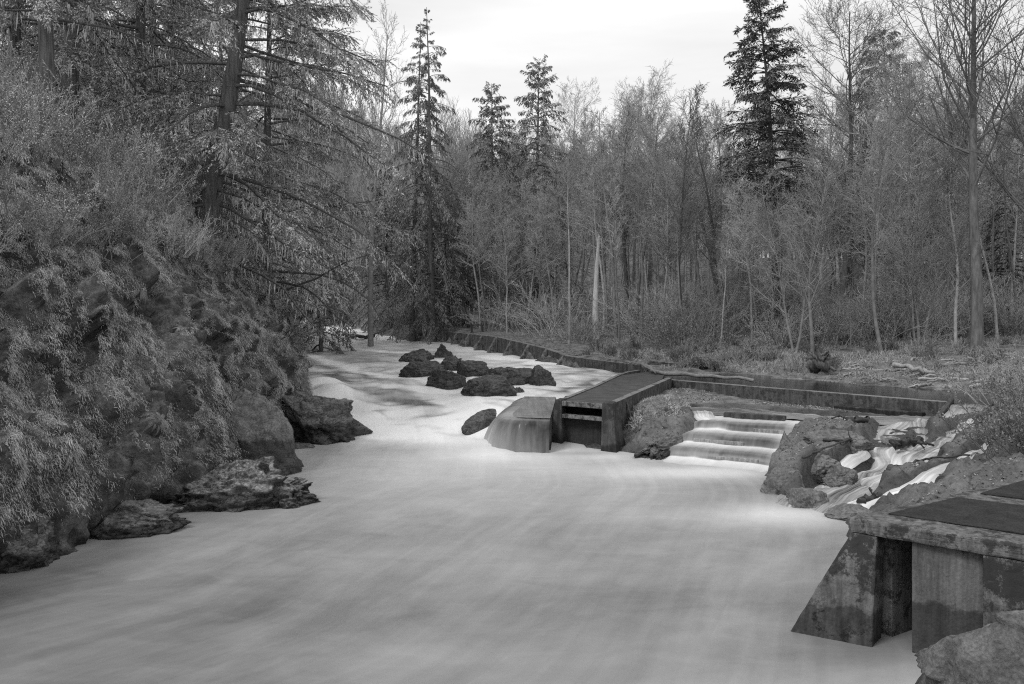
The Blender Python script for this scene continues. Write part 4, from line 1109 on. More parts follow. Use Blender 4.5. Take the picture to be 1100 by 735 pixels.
def bare_tree(seed, H, r0, nb=30, start=.35, reach=.22, up=.9, c2=7, c3=6, lean=(0, 0), wob=.05, stems=1, ang=.8, tw=.009, c4=0, split=.0):
    """returns trunk and crown builders of a leafless broadleaf"""
    rng = np.random.default_rng(seed)
    S = rng.normal(0, .12 * (stems > 1), (stems, 3)) * np.array([1, 1, 0])
    D = np.array([[lean[0], lean[1], 1.0]]).repeat(stems, 0) + (rng.normal(0, .16, (stems, 3)) * np.array([1, 1, 0]) if stems > 1 else 0)
    S[:, 2] -= .4
    P, Rr = grow(S, D, H * rng.uniform(.85, 1.0, stems) if stems > 1 else np.array([H]), np.full(stems, r0), 16, wob, (-lean[0] * .7, -lean[1] * .7, .25), rng, .12)
    Rr[:, 0] *= 1.35
    tr = MB(); tr.tubes(P, Rr, 8)
    cr = MB(); ll = np.full(stems, H)
    A, Dd, L, r = kids(P, Rr, ll, nb, start, .98, ang, rng, reach * 1.5, rf=.42)
    P1, R1 = grow(A, Dd, L, np.maximum(r, .016), 8, .10, (0, 0, up), rng, .25)
    cr.tubes(P1, R1, 4)
    A, Dd, L2, r = kids(P1, R1, L, c2, .2, .98, .75, rng, .5)
    P2, R2 = grow(A, Dd, L2, np.maximum(r, .011), 5, .14, (0, 0, up * .6), rng, .4)
    cr.tubes(P2, R2, 3)
    A, Dd, L3, r = kids(P2, R2, L2, c3, .15, 1, .7, rng, .6)
    P3, R3 = grow(A, Dd, np.maximum(L3, .25), np.full(len(A), tw), 3, .28, (0, 0, .1), rng, .55)
    cr.tubes(P3, R3, 3)
    if c4:
        A, Dd, L4, r = kids(P3, R3, L3, c4, .2, 1, .7, rng, .6)
        P4, R4 = grow(A, Dd, np.maximum(L4, .2), np.full(len(A), tw * .8), 2, .1, (0, 0, .2), rng, .6)
        cr.tubes(P4, R4, 3)
    return tr, cr

def conifer(seed, H, r0, z0, Lmax, nbr, droop=.8, up=.25, c=14, nq=5, lq=.35, wq=.07, shape=.8, hang=.5, lean=(0, 0), moss=0, dead=0, bare=.25, rad=.016, wob=.012, az=None, irr=.2, tiltdown=0., sprl=.32, tiers=0, bw=.07):
    """returns trunk, crown (foliage), and moss builders; lower `dead` share of the boughs carry no needles"""
    rng = np.random.default_rng(seed)
    P, Rr = grow(np.array([[0, 0, -.5]]), np.array([[lean[0], lean[1], 1.]]), np.array([H + .5]), np.array([r0]), 18, wob, (0, 0, .05), rng, .06)
    Rr[:, 0] *= 1.3
    tr = MB(); tr.tubes(P, Rr, 10)
    t = np.sort(z0 / H + (1 - z0 / H) * np.linspace(0, .985, nbr) + rng.normal(0, .004, nbr)).clip(.02, .99)
    if tiers: t = (np.round(t * tiers) / tiers + rng.normal(0, .0035, nbr)).clip(.02, .992)
    f = t * 17; i = np.minimum(f.astype(int), 16); w = (f - i)[:, None]
    A = P[0, i] * (1 - w) + P[0, i + 1] * w
    rt = Rr[0, i]
    phi = np.arange(nbr) * 2.39996 + rng.normal(0, .35, nbr)
    if az is not None:
        k = rng.uniform(size=nbr) < az[2]; phi = np.where(k, az[0] + rng.normal(0, az[1], nbr), phi)
    tn = (t - z0 / H) / (1 - z0 / H)
    L = Lmax * (np.clip(1 - tn, 0, 1) ** shape * .96 + .035) * rng.uniform(1 - irr, 1 + irr, nbr)
    L = L * np.interp(tn, [0, .12, 1], [.75, 1, 1])
    upv = np.interp(tn, [0, .6, 1], [up - tiltdown, up, 1.1])
    D = np.stack([np.cos(phi), np.sin(phi), upv], -1)
    B, Br = grow(A, D, L, np.minimum(np.maximum(L * rad, .012), rt * .6 + .01), 8, bw, np.stack([0 * t, 0 * t, -droop * np.interp(tn, [0, .8, 1], [1, .7, .2])], -1) , rng, .25)
    tr.tubes(B, Br, 5, 0)
    live = np.where(tn >= dead)[0]; dd = np.where(tn < dead)[0]
    cr = MB(); ms = MB()
    if len(dd):
        A, Dd, L2, r = kids(B[dd], Br[dd], L[dd], 9, .3, 1, .6, rng, .3)
        Pd, Rd = grow(A, Dd, L2, np.full(len(A), .012), 4, .15, (0, 0, -.4), rng, .4); tr.tubes(Pd, Rd, 3, 1)
    Bl, BR, Ll = B[live], Br[live], L[live]
    ls = np.clip(Ll * .55, .38, 1).repeat(c)
    A, Dd, L2, r = kids(Bl, BR, Ll, c, bare, 1.0, .85, rng, sprl, planar=.8)
    L2 = np.maximum(L2, lq * .8 * ls)
    Dd = norm(Dd + np.array([0, 0, -hang * .35]))
    Sp, Sr = grow(A, Dd, L2, np.full(len(A), .008), 4, .10, (0, 0, -hang), rng, .5)
    tr.tubes(Sp, Sr, 3, 1)
    n = len(Sp)
    tt = (np.arange(nq)[None] + rng.uniform(0, 1, (n, nq))) / nq
    ff = tt * 3; ii = np.minimum(ff.astype(int), 2); ww = (ff - ii)[..., None]; ar = np.arange(n)[:, None]
    A = Sp[ar, ii] * (1 - ww) + Sp[ar, ii + 1] * ww
    T = norm(Sp[ar, ii + 1] - Sp[ar, ii])
    sd = np.where(np.arange(nq) % 2, 1, -1)[None, :, None]
    side = norm(np.cross(T, np.array([0, 0, 1.]) + rng.normal(0, .3, T.shape)))
    Dq = norm(T * .75 + side * sd * .65 + np.array([0, 0, -hang * .6]) + rng.normal(0, .2, T.shape))
    Sq = norm(np.cross(Dq, rng.normal(0, .5, T.shape) + np.array([0, 0, 1.])))
    cr.leaves(A.reshape(-1, 3), Dq.reshape(-1, 3), (lq * ls[:, None] * rng.uniform(.6, 1.3, (n, nq))).ravel(), (wq * ls[:, None] * rng.uniform(.7, 1.3, (n, nq))).ravel(), Sq.reshape(-1, 3))
    if moss:
        A, _, _, _ = kids(B, Br, L, moss, .1, 1, .5, rng, .3)
        n = len(A)
        Dm = norm(rng.normal(0, .12, (n, 3)) + np.array([0, 0, -1.])); Sm = norm(np.cross(Dm, rng.normal(size=(n, 3))))
        ms.leaves(A, Dm, rng.uniform(.15, .8, n) * rng.uniform(.3, 1, n), rng.uniform(.008, .026, n), Sm)
    return tr, cr, ms

def tree_thing(name, loc, label, cat, tr, cr, tmat, cmat, group=None, ms=None, rz=0, bare=True):
    root = thing(name, loc, label, cat, group, rz)
    tr.build('trunk', tmat, root); 
    if cr.n: cr.build('crown', cmat, root)
    if ms is not None and ms.n: ms.build('hanging_moss', M['lichen'], root)
    return root

# ------------------------------------------------------------------ the forest
BT = [M['bark_pale']]; CT = [M['twig']]
protos = []
for k, (H, r, nb, st, up, stems) in enumerate([(19, .17, 44, .46, .9, 1), (17, .14, 40, .40, .7, 1), (21, .19, 44, .52, 1.0, 1), (15, .12, 28, .36, .6, 2), (18, .16, 44, .48, 1.2, 1), (12, .10, 32, .28, .5, 2)]):
    tr, cr = bare_tree(70 + k, H, r, nb, st, .17 + .02 * (k % 3), up * .55, 9, 7, stems=stems, wob=.045, tw=.013, ang=.95)
    protos.append((tr, cr, H))

for k, (H, r) in enumerate([(17, .13), (19, .16), (15, .11)]):
    tr, cr = bare_tree(170 + k, H, r, 22, .55, .13, .5, 6, 5, wob=.035, tw=.013, ang=.9)
    protos.append((tr, cr, H))
ZONES = [(330, 480, 'slim leafless grey tree among many on the far bank beyond the upstream rapids'),
         (480, 640, 'slim leafless grey tree among many behind the buttressed weir'),
         (640, 780, 'slim leafless grey tree among many between the white snag and the tall dark fir'),
         (780, 900, 'slim leafless grey tree among many around the foot of the tall dark fir'),
         (900, 1200, 'slim leafless grey tree among many behind the driftwood shore')]
built = [None] * len(protos)
rng = np.random.default_rng(11)
def put_alder(k, px, d, sc, rz, tilt=0):
    x = xd(px, d); z = gz(x, d)
    lab = [l for a, b, l in ZONES if a <= px < b][0]; grp = 'leafless trees ' + lab.split('among many ')[1]
    if built[k] is None:
        tr, cr, H = protos[k]
        built[k] = tree_thing('bare_tree', (x, d, z), lab, 'tree', tr, cr, BT, CT, grp)
        built[k].rotation_euler = (tilt, tilt * .4, rz); built[k].scale = (sc,) * 3
    else:
        dup(built[k], (x, d, z), (tilt, tilt * .4, rz), sc, lab, grp)
cnt = 0
for row, (d0, n, p0, p1, s0, s1) in enumerate([(51, 20, 660, 1130, .5, .85), (58, 30, 600, 1130, .62, .95), (66, 27, 560, 1140, .8, 1.0), (76, 32, 470, 1140, .8, 1.05), (68, 12, 480, 600, .55, .8), (86, 38, 350, 1140, .85, 1.1), (96, 36, 340, 1140, .9, 1.1)]):
    for i in range(n):
        px = p0 + (p1 - p0) * (i + rng.uniform(.1, .9)) / n
        d = d0 + rng.uniform(-4, 4)
        if xd(px, d) < xr(d) + 1.5 or (abs(px - 641) < 18 and d < 60): continue
        k = int(rng.integers(0, 6)) if row < 3 else int(rng.integers(0, 5))
        sc = rng.uniform(s0, s1) * (.8 if px < 600 else 1)
        if 770 < px < 945 and d < 80: sc *= .62
        if row < 4 and rng.uniform() < .55: k = 6 + int(rng.integers(0, 3))
        put_alder(k, px, d, sc, rng.uniform(0, 6.28), rng.normal(0, .04))

# distant wood on the hill behind: one mass
def distant_wood():
    rng = np.random.default_rng(3)
    mb = MB()
    n = 900
    px = rng.uniform(230, 1180, n); d = rng.uniform(100, 175, n)
    x = xd(px, d); z = ground_z(x, d)
    ok = x > xw(np.minimum(d, 160)) - 40
    x, d, z = x[ok], d[ok], z[ok]; n = len(x)
    H = np.where(x < -12, rng.uniform(4, 8, n), rng.uniform(8, 13, n))
    # each crown: rising twigs plus loose sprays
    S = np.stack([x, d, z - .5], -1)
    P, Rr = grow(S, np.array([[0, 0, 1.]]).repeat(n, 0), H, np.full(n, .14), 5, .05, (0, 0, .2), rng, .2)
    mb.tubes(P, Rr, 3)
    A, D, L, r = kids(P, Rr, H, 24, .1, 1, .6, rng, .42)
    B, Br = grow(A, D, L, np.full(len(A), .035), 4, .12, (0, 0, .7), rng, .4); mb.tubes(B, Br, 3)
    A, D, L2, r = kids(B, Br, L, 7, .2, 1, .7, rng, .6)
    C, Cr = grow(A, D, L2, np.full(len(A), .02), 2, .1, (0, 0, .3), rng, .5); mb.tubes(C, Cr, 3)
    o = mb.build('distant_woods', simple('distant_twigs', .2, .36, .05, .9, .1, 0))
    tag(o, 'far leafless wood covering the hillside behind the river trees', 'woods', kind='stuff')
distant_wood()

FIRM = [M['bark_dark'], M['twig_dark']]
def place_conifer(name, px, d, label, seed, H, sc_mat, tip=None, tmats=FIRM, **kw):
    x = xd(px, d); z = gz(x, d)
    tr, cr, ms = conifer(seed, H, **kw)
    return tree_thing(name, (x, d, z), label, 'tree', tr, cr, tmats, sc_mat, None, ms)
def Htop(px, py, d): return CZ + (HY - py) * d / F - gz(xd(px, d), d)
place_conifer('fir_tree', 833, 57, 'tall dark fir rising high above the leafless trees across the river', 301, Htop(827, -14, 57), M['needle_dark'], r0=.30, z0=8.5, Lmax=3.9, nbr=180, tiers=36, droop=.6, up=.16, c=20, nq=8, lq=.27, wq=.040, shape=.62, hang=.35, irr=.3, sprl=.34)
place_conifer('cedar_tree', 443, 72, 'left one of two tall ragged cedars beyond the rapids, slightly shorter', 302, Htop(443, 20, 72), M['needle'], r0=.30, z0=3, Lmax=4.2, nbr=120, droop=1.5, up=.15, c=15, nq=8, lq=.30, wq=.036, shape=.70, hang=1.0, irr=.4)
place_conifer('cedar_tree', 465, 71, 'right one of two tall ragged cedars beyond the rapids, slightly taller', 303, Htop(465, 14, 71), M['needle'], r0=.32, z0=3, Lmax=4.4, nbr=120, droop=1.5, up=.15, c=15, nq=8, lq=.30, wq=.036, shape=.70, hang=1.0, irr=.4)
place_conifer('cedar_tree', 530, 80, 'dense pointed cedar left of its taller neighbour behind the buttressed weir', 304, Htop(530, 90, 80), M['needle'], r0=.3, z0=3, Lmax=4.2, nbr=170, droop=1.2, up=.2, c=15, nq=7, lq=.30, wq=.042, shape=.48, hang=.9, irr=.3)
place_conifer('cedar_tree', 575, 80, 'pointed cedar standing tallest behind the middle of the buttressed weir', 305, Htop(575, 66, 80), M['needle'], r0=.32, z0=3, Lmax=4.8, nbr=170, droop=1.1, up=.2, c=15, nq=7, lq=.30, wq=.042, shape=.48, hang=.8, irr=.3)
place_conifer('cedar_tree', 966, 70, 'dark cedar between the round crowned bare tree and the big cottonwood', 306, Htop(966, 22, 70), M['needle'], r0=.32, z0=3, Lmax=5.2, nbr=170, droop=1.1, up=.2, c=15, nq=7, lq=.30, wq=.042, shape=.5, hang=.9, irr=.3)
place_conifer('cedar_tree', 1085, 62, 'dark low cedar at the edge of the woods right of the cottonwood', 307, 15, M['needle'], r0=.3, z0=1.0, Lmax=5.0, nbr=130, droop=1.2, up=.1, c=15, nq=7, lq=.30, wq=.042, shape=.6, hang=.9, irr=.3)
place_conifer('cedar_tree', 1000, 60, 'drooping pale cedar in the woods behind the driftwood tangle', 308, 13, M['needle_mossy'], r0=.22, z0=2.0, Lmax=3.2, nbr=90, droop=1.6, up=.1, c=16, nq=7, lq=.28, wq=.035, shape=.5, hang=1.2, irr=.4)
place_conifer('cedar_tree', 482, 77, 'low bushy cedar under the two tall ragged cedars', 309, 13, M['needle'], r0=.25, z0=1.0, Lmax=5.0, nbr=120, droop=1.4, up=.1, c=15, nq=7, lq=.30, wq=.042, shape=.55, hang=1.0, irr=.3)
place_conifer('cedar_tree', 415, 84, 'bushy dark cedar at the water edge far upstream', 310, 16, M['needle'], r0=.25, z0=1.0, Lmax=4.8, nbr=120, droop=1.3, up=.1, c=15, nq=7, lq=.30, wq=.042, shape=.6, hang=.9, irr=.3)
place_conifer('cedar_tree', 350, 92, 'dark cedar furthest upstream behind the bank shrubs', 311, 17, M['needle'], r0=.25, z0=1.0, Lmax=5, nbr=120, droop=1.3, up=.1, c=15, nq=7, lq=.30, wq=.042, shape=.6, hang=.9, irr=.3)

def place_bare(name, px, d, label, seed, H, r0, group=None, mats=(BT, CT), **kw):
    x = xd(px, d); z = gz(x, d)
    tr, cr = bare_tree(seed, H, r0, **kw)
    return tree_thing(name, (x, d, z), label, 'tree', tr, cr, mats[0], mats[1], group)
PALE = ([simple('pale_stem_bark', .13, .27, 3, .85, .15, .4, .03)], [M['twig_pale']])
DARK = ([M['bark_dark']], [M['twig_dark']])
place_bare('cottonwood_tree', 1050, 43, 'big leafless cottonwood with upswept limbs rising out of the picture', 401, 23, .31, nb=40, start=.36, reach=.30, up=.9, c2=10, c3=7, ang=.7, tw=.011, wob=.028, lean=(.01, 0), mats=([simple('cottonwood_bark', .07, .2, 3, .9, .1, .8, .04, sc=(2, 2, .5))], [M['twig_dark']]))
place_bare('bare_tree', 1128, 44, 'dark limbed leafless tree reaching in from the edge beyond the cottonwood', 420, 19, .26, nb=36, start=.3, reach=.34, up=.6, c2=10, c3=7, ang=.9, wob=.03, mats=DARK)
place_bare('bare_tree', 912, 60, 'leafless tree with a wide rounded crown against the sky right of the fir', 402, Htop(912, 2, 60), .27, nb=36, start=.58, reach=.25, up=.5, c2=11, c3=8, ang=1.0, wob=.03, tw=.012, mats=DARK)
place_bare('bare_tree', 398, 66, 'pale leafless tree with fanning upswept branches left of the ragged cedars', 403, Htop(398, 28, 66) , .24, nb=34, start=.42, reach=.17, up=1.6, c2=8, c3=5, ang=.9, wob=.015, tw=.012, mats=PALE)
place_bare('bare_tree', 852, 46, 'pair of thin pale stems leaning towards the fir at the shore', 404, 11, .08, stems=2, nb=26, start=.2, reach=.22, up=.2, c2=9, c3=6, lean=(-.12, 0), mats=PALE, tw=.010)
place_bare('bare_tree', 873, 45, 'single pale slender stem at the shore beside the dark root wad', 405, 14, .10, nb=44, start=.2, reach=.17, up=.5, c2=9, c3=6, lean=(-.05, 0), mats=PALE, tw=.010)
place_bare('bare_tree', 903, 56, 'thick dark mossy trunk in the shade behind the root wad', 406, 17, .26, nb=24, start=.5, reach=.2, up=.8, c2=8, c3=6, lean=(.08, 0), mats=DARK)
place_bare('bare_tree', 948, 45, 'pale stem leaning left behind the brightest bleached log', 407, 15, .11, nb=36, start=.35, reach=.17, up=.7, c2=9, c3=6, lean=(-.13, 0), mats=PALE, tw=.010)
place_bare('bare_tree', 944, 50, 'straight pale stem crossing the left leaning one', 408, 16, .10, nb=36, start=.4, reach=.16, up=.7, c2=9, c3=6, mats=PALE, tw=.010)
place_bare('bare_tree', 988, 47, 'clump of several thin pale stems above the driftwood tangle', 409, 11, .075, stems=4, nb=22, start=.25, reach=.2, up=.4, c2=8, c3=5, mats=PALE, tw=.010)
place_bare('bare_tree', 1028, 46, 'slim grey stem just left of the big cottonwood', 410, 12, .10, nb=36, start=.25, reach=.2, up=.5, c2=9, c3=6, tw=.010)
place_bare('bare_tree', 732, 52, 'slim dark trunk standing alone in front of the woods behind the grassy bank', 411, 15, .11, nb=36, start=.3, reach=.16, up=.8, c2=9, c3=6, mats=DARK, tw=.011)
place_bare('bare_tree', 776, 58, 'dark twin trunks in the undergrowth left of the fir', 412, 16, .16, stems=2, nb=24, start=.35, reach=.16, up=.8, c2=9, c3=6, mats=DARK)
place_bare('bare_tree', 676, 66, 'dark straight trunk a little right of the white snag', 413, 18, .2, nb=40, start=.35, reach=.14, up=.8, c2=9, c3=6, mats=DARK)
place_bare('bare_tree', 505, 72, 'dark leaning trunk behind the sluice frame of the buttressed weir', 414, 11, .16, nb=30, start=.3, reach=.25, up=.3, c2=10, c3=6, lean=(-.25, 0), mats=DARK)
place_bare('bare_tree', 545, 70, 'bushy low tree with pale arching twigs behind the buttressed weir', 415, 8, .10, stems=3, nb=26, start=.15, reach=.3, up=.2, c2=10, c3=6, mats=PALE, tw=.012)
# the broken white snag
root = thing('dead_snag', (xd(641, 56), 56, gz(xd(641, 56), 56)), 'bleached white broken trunk standing without branches at the edge of the woods', 'snag')
rs = np.random.default_rng(8)
P, Rr = grow(np.array([[0, 0, -.3]]), np.array([[.0, 0, 1.]]), np.array([7.0]), np.array([.25]), 12, .03, (.1, 0, .2), rs, .35)
mb = MB(); mb.tubes(P, Rr, 8, cap=True); mb.build('trunk', M['bark_white'], root)
mb = MB(); A, D, L, r = kids(P, Rr, np.array([7.]), 6, .3, .95, 1.2, rs, .05); Q, q = grow(A, D, L, np.full(6, .03), 3, .1, (0, 0, 0), rs); mb.tubes(Q, q, 4); mb.build('branch_stub', M['bark_white'], root)

# ------------------------------------------------------------------ undergrowth
def thicket(seed, n, H, spread, tw=.010, arch=-.3, mats=None, leafy=0, leaf=.05):
    rng = np.random.default_rng(seed)
    S = np.stack([rng.normal(0, spread, n), rng.normal(0, spread, n), np.full(n, -.15)], -1)
    D = norm(np.stack([S[:, 0] * .5 + rng.normal(0, .3, n), S[:, 1] * .5 + rng.normal(0, .3, n), np.full(n, 1.0)], -1))
    L = H * rng.uniform(.5, 1.1, n)
    P, Rr = grow(S, D, L, np.full(n, tw * 1.7), 6, .09, (0, 0, arch), rng, .35)
    mb = MB(); mb.tubes(P, Rr, 4, 0)
    A, D, L2, r = kids(P, Rr, L, 7, .2, 1, .6, rng, .42); Q, q = grow(A, D, L2, np.full(len(A), tw), 4, .14, (0, 0, .2), rng, .5); mb.tubes(Q, q, 3, 0)
    A, D, L3, r = kids(Q, q, L2, 4, .2, 1, .6, rng, .55); Q2, q2 = grow(A, D, L3, np.full(len(A), tw * .7), 2, .1, (0, 0, .1), rng, .6); mb.tubes(Q2, q2, 3, 0)
    if leafy:
        A, D, _, _ = kids(Q2, q2, L3, leafy, .1, 1, .9, rng, .5)
        m = len(A); Sd = norm(np.cross(D, rng.normal(size=(m, 3)))); mb.leaves(A, D, leaf * rng.uniform(.6, 1.5, m), leaf * .2 * rng.uniform(.6, 1.4, m), Sd, 1)
    return mb
fb = [thicket(500, 26, 2.6, .7).build('bush', [M['twig'], M['leaf']]), thicket(501, 24, 1.9, .8, leafy=2, leaf=.09).build('bush', [M['twig_dark'], M['leaf']]), thicket(502, 26, 3.2, .7, arch=-.6).build('bush', [M['twig_pale'], M['leaf']])]
for b in fb: tag(b, 'leafless scrubby bush in the undergrowth along the edge of the far woods', 'bush', 'undergrowth bushes along the far woods')
rng = np.random.default_rng(21)
spots = []
for i in range(150):
    px = rng.uniform(470, 1130); d = rng.uniform(49, 74)
    x = xd(px, d)
    if x < xr(d) + 2.2 or (abs(px - 632) < 34 and d < 58.5): continue
    spots.append((x, d))
for i in range(26):
    px = rng.uniform(335, 480); d = rng.uniform(76, 104); x = xd(px, d)
    if x < xr(d) + .8: continue
    spots.append((x, d))
for i, (x, d) in enumerate(spots):
    k = i % 3
    o = fb[k] if i < 3 else fb[k].copy()
    if i >= 3: COL.objects.link(o)
    o.location = (x, d, gz(x, d)); o.rotation_euler = (0, 0, rng.uniform(0, 6.28)); o.scale = (rng.uniform(.8, 1.5),) * 3
# pale dry bush below the snag
x, y = xd(622, 56), 56
o = thicket(510, 60, 2.0, .75, tw=.014, arch=-.1).build('bush', [M['grass_pale'], M['leaf']]); o.location = (x, y, gz(x, y))
tag(o, 'pale dry bush at the foot of the white snag', 'bush')
# leafy shrub at the right edge
x, y = xd(1112, 19), 19.0
o = thicket(511, 60, 1.7, .45, tw=.008, leafy=3, leaf=.075).build('bush', [M['twig_dark'], M['leaf']]); o.location = (x, y, gz(x, y) - .1)
tag(o, 'small leaved shrub spreading beside the near deck', 'bush')
x, y = xd(1108, 25), 25.0
o = thicket(512, 50, 1.7, .5, tw=.009, leafy=3, leaf=.07).build('bush', [M['twig'], M['leaf']]); o.location = (x, y, gz(x, y) - .1)
tag(o, 'twiggy shrub overhanging the end of the weir by the spillway', 'bush')

def grass():
    """withered grass and litter on the far shore"""
    rng = np.random.default_rng(31)
    n = 110000
    px = rng.uniform(490, 1110, n); d = rng.uniform(35, 66, n) 
    x = xd(px, d); z = ground_z(x, d)
    dens = fbm(np.stack([x * .5, d * .5, x * 0], -1), 3, 66)
    ok = (z > wbase(d) + .12) & (z > 1.40) & (x > xr(d) + .9) & (dens > -.25)
    wd, _, _, _ = pdist(x, d, [(-5.6, 70.8), (-1.15, 60.0), (2.0, 52.2), (3.1, 48.6)])
    ok &= wd > 2.1
    A = np.stack([x, d, z - .02], -1)[ok]; m = len(A)
    D = norm(rng.normal(0, .75, (m, 3)) + np.array([0, 0, .8])); S = norm(np.cross(D, rng.normal(size=(m, 3))))
    mb = MB(); mb.leaves(A, D, rng.uniform(.05, .2, m) * (1 + 3.0 * np.clip(dens[ok] - .05, 0, 1)), rng.uniform(.008, .022, m), S)
    tag(mb.build('grass', M['grass']), 'withered grass and weeds covering the far shore', 'grass', kind='stuff')
    # short grass on the mound and rib
    n = 16000
    a = rng.uniform(0, 6.28, n); u = rng.uniform(0, 1, n) ** .5
    cx, cy = u * np.cos(a) * 1.15, u * np.sin(a) * 3.2
    c, s = math.cos(R(-18)), math.sin(R(-18))
    A = np.stack([5.2 + cx * c - cy * s, 30.0 + cx * s + cy * c, .35 + .88 * np.sqrt(np.clip(1 - u ** 2, 0, 1))], -1)
    D = norm(rng.normal(0, .6, (n, 3)) + np.array([.3, -.3, .5])); S = norm(np.cross(D, rng.normal(size=(n, 3))))
    mb = MB(); mb.leaves(A, D, rng.uniform(.06, .2, n), rng.uniform(.008, .02, n), S)
    tag(mb.build('mound_grass', M['moss']), 'short dark grass covering the mound beside the fishway', 'grass', kind='stuff')
grass()

# ------------------------------------------------------------------ left bank vegetation
def bank_moss():
    rng = np.random.default_rng(41)
    n = 420000
    y = 12 + 28 * rng.uniform(0, 1, n) ** 1.4; s = rng.uniform(.02, 7.0, n)
    P, nn = bank_pts(y, s)
    dens = fbm(P * .8, 3, 88) + .35 * fbm(P * 2.5, 2, 89)
    ok = (P[:, 2] > .55 + .5 * rng.uniform(0, 1, n)) & (dens > np.where(s > 2.3, -.6, -.26))
    P, nn = P[ok], nn[ok]; m = len(P)
    mb = MB()
    for k in range(2):
        D = norm(nn * .6 + rng.normal(0, .4, (m, 3)) + np.array([.25, -.15, -.2])); S = norm(np.cross(D, rng.normal(size=(m, 3))))
        L = rng.uniform(.025, .085, m) * (1 + 1.0 * np.clip(dens[ok], 0, 1)); A = P + rng.normal(0, .03, (m, 3))
        mb.leaves(A, D, L, L * .075, S)
        A2 = A + D * L[:, None]; D2 = norm(D * .6 + np.array([.15, -.1, -1.1])); mb.leaves(A2 - D2 * .01, D2, L * 1.1, L * .065, S)
    tag(mb.build('bank_moss', M['moss']), 'moss and small drooping plants clinging to the cliff', 'moss', kind='stuff')
bank_moss()

def fern_mb(seed, nf=16, L=.62):
    rng = np.random.default_rng(seed)
    a = np.arange(nf) * 2 * math.pi / nf + rng.normal(0, .25, nf)
    D = np.stack([np.cos(a), np.sin(a), rng.uniform(.5, 1.3, nf)], -1)
    P, Rr = grow(np.zeros((nf, 3)), D, L * rng.uniform(.7, 1.2, nf), np.full(nf, .006), 9, .04, (.25, -.1, -2.6), rng, .3)
    mb = MB(); mb.tubes(P, Rr, 3)
    k = 22; t = np.linspace(.08, .99, k)[None].repeat(nf, 0)
    f = t * 8; i = np.minimum(f.astype(int), 7); w = (f - i)[..., None]; ar = np.arange(nf)[:, None]
    A = P[ar, i] * (1 - w) + P[ar, i + 1] * w; T = norm(P[ar, i + 1] - P[ar, i])
    side = norm(np.cross(T, np.array([0, 0, 1.])))
    up = norm(np.cross(side, T))
    ll = .075 * L / .7 * np.sin(np.clip(t * 1.05, 0, 1) * math.pi) ** .6 * (1.1 - .6 * t) + .01
    for s in (1, -1):
        Dl = norm(side * s + T * .35 - up * .25)
        mb.leaves(A.reshape(-1, 3), Dl.reshape(-1, 3), ll.ravel(), (ll * .12).ravel(), T.reshape(-1, 3))
    return mb
ferns = [fern_mb(600 + i).build('fern', M['fern']) for i in range(4)]
rng = np.random.default_rng(61)
i = 0; tries = 0
FL = [(12, 17.5, 'arching fern among many on the near part of the mossy cliff'), (17.5, 23, 'arching fern among many on the cliff above the bare slab'), (23, 45, 'arching fern among many on the cliff edge beside the rapids')]
while i < 170 and tries < 5000:
    tries += 1
    y = 12.5 + 22 * rng.uniform() ** 1.2; s = rng.uniform(.35, 5.5)
    P, nn = bank_pts(np.array([y]), np.array([s])); P, nn = P[0], nn[0]
    if P[2] < 1.0 or fbm(P[None] * .55, 2, 97)[0] < -.12: continue
    o = ferns[i % 4] if i < 4 else ferns[i % 4].copy()
    if i >= 4: COL.objects.link(o)
    o.location = tuple(P - nn * .03)
    q = Vector(norm(nn * .8 + np.array([.25, -.3, .6]))).to_track_quat('Z', 'Y').to_euler()
    o.rotation_euler = q; o.rotation_euler.rotate_axis('Z', rng.uniform(0, 6.28))
    o.scale = (rng.uniform(.4, .8),) * 3
    lab = [l for a, b, l in FL if a <= y < b][0]
    tag(o, lab, 'fern', 'ferns ' + lab.split('among many ')[1]); i += 1

sh = [thicket(700, 26, 1.9, .45, tw=.007, arch=-.1, leafy=2, leaf=.05), thicket(701, 30, 2.4, .5, tw=.007, arch=.1, leafy=2, leaf=.045), thicket(702, 22, 1.5, .5, tw=.006, arch=-.4, leafy=3, leaf=.05), thicket(703, 26, 2.1, .4, tw=.007, leafy=2, leaf=.06)]
LM = [simple('lichen_tufts', .34, .62, 2.5, .9, .1, 0, rnd=(.7, 1.25))]
shr = [m.build('shrub', [M['twig'] if k % 2 else M['twig_dark'], LM[0]]) for k, m in enumerate(sh)]
rng = np.random.default_rng(71)
i = 0
SL = [(0, 22, 'leafless lichen tufted shrub among many on the slope above the near cliff'), (22, 32, 'leafless lichen tufted shrub among many on the slope below the leaning fir'), (32, 80, 'leafless lichen tufted shrub among many at the far end of the bank slope')]
while i < 285:
    y = 14 + 36 * rng.uniform() ** 1.15; s = 2.6 + 13 * rng.uniform() ** 1.6
    x = xw(y) - s
    if abs(x / y) > .68: continue
    P, nn = bank_pts(np.array([y]), np.array([s])); P = P[0]
    o = shr[i % 4] if i < 4 else shr[i % 4].copy()
    if i >= 4: COL.objects.link(o)
    o.location = tuple(P); sc = rng.uniform(.55, 1.05) * (.7 if s < 4 else 1)
    o.scale = (sc,) * 3; o.rotation_euler = (rng.normal(0, .1), .18, rng.uniform(0, 6.28))
    lab = [l for a, b, l in SL if a <= y < b][0]
    tag(o, lab, 'shrub', 'shrubs ' + lab.split('among many ')[1]); i += 1
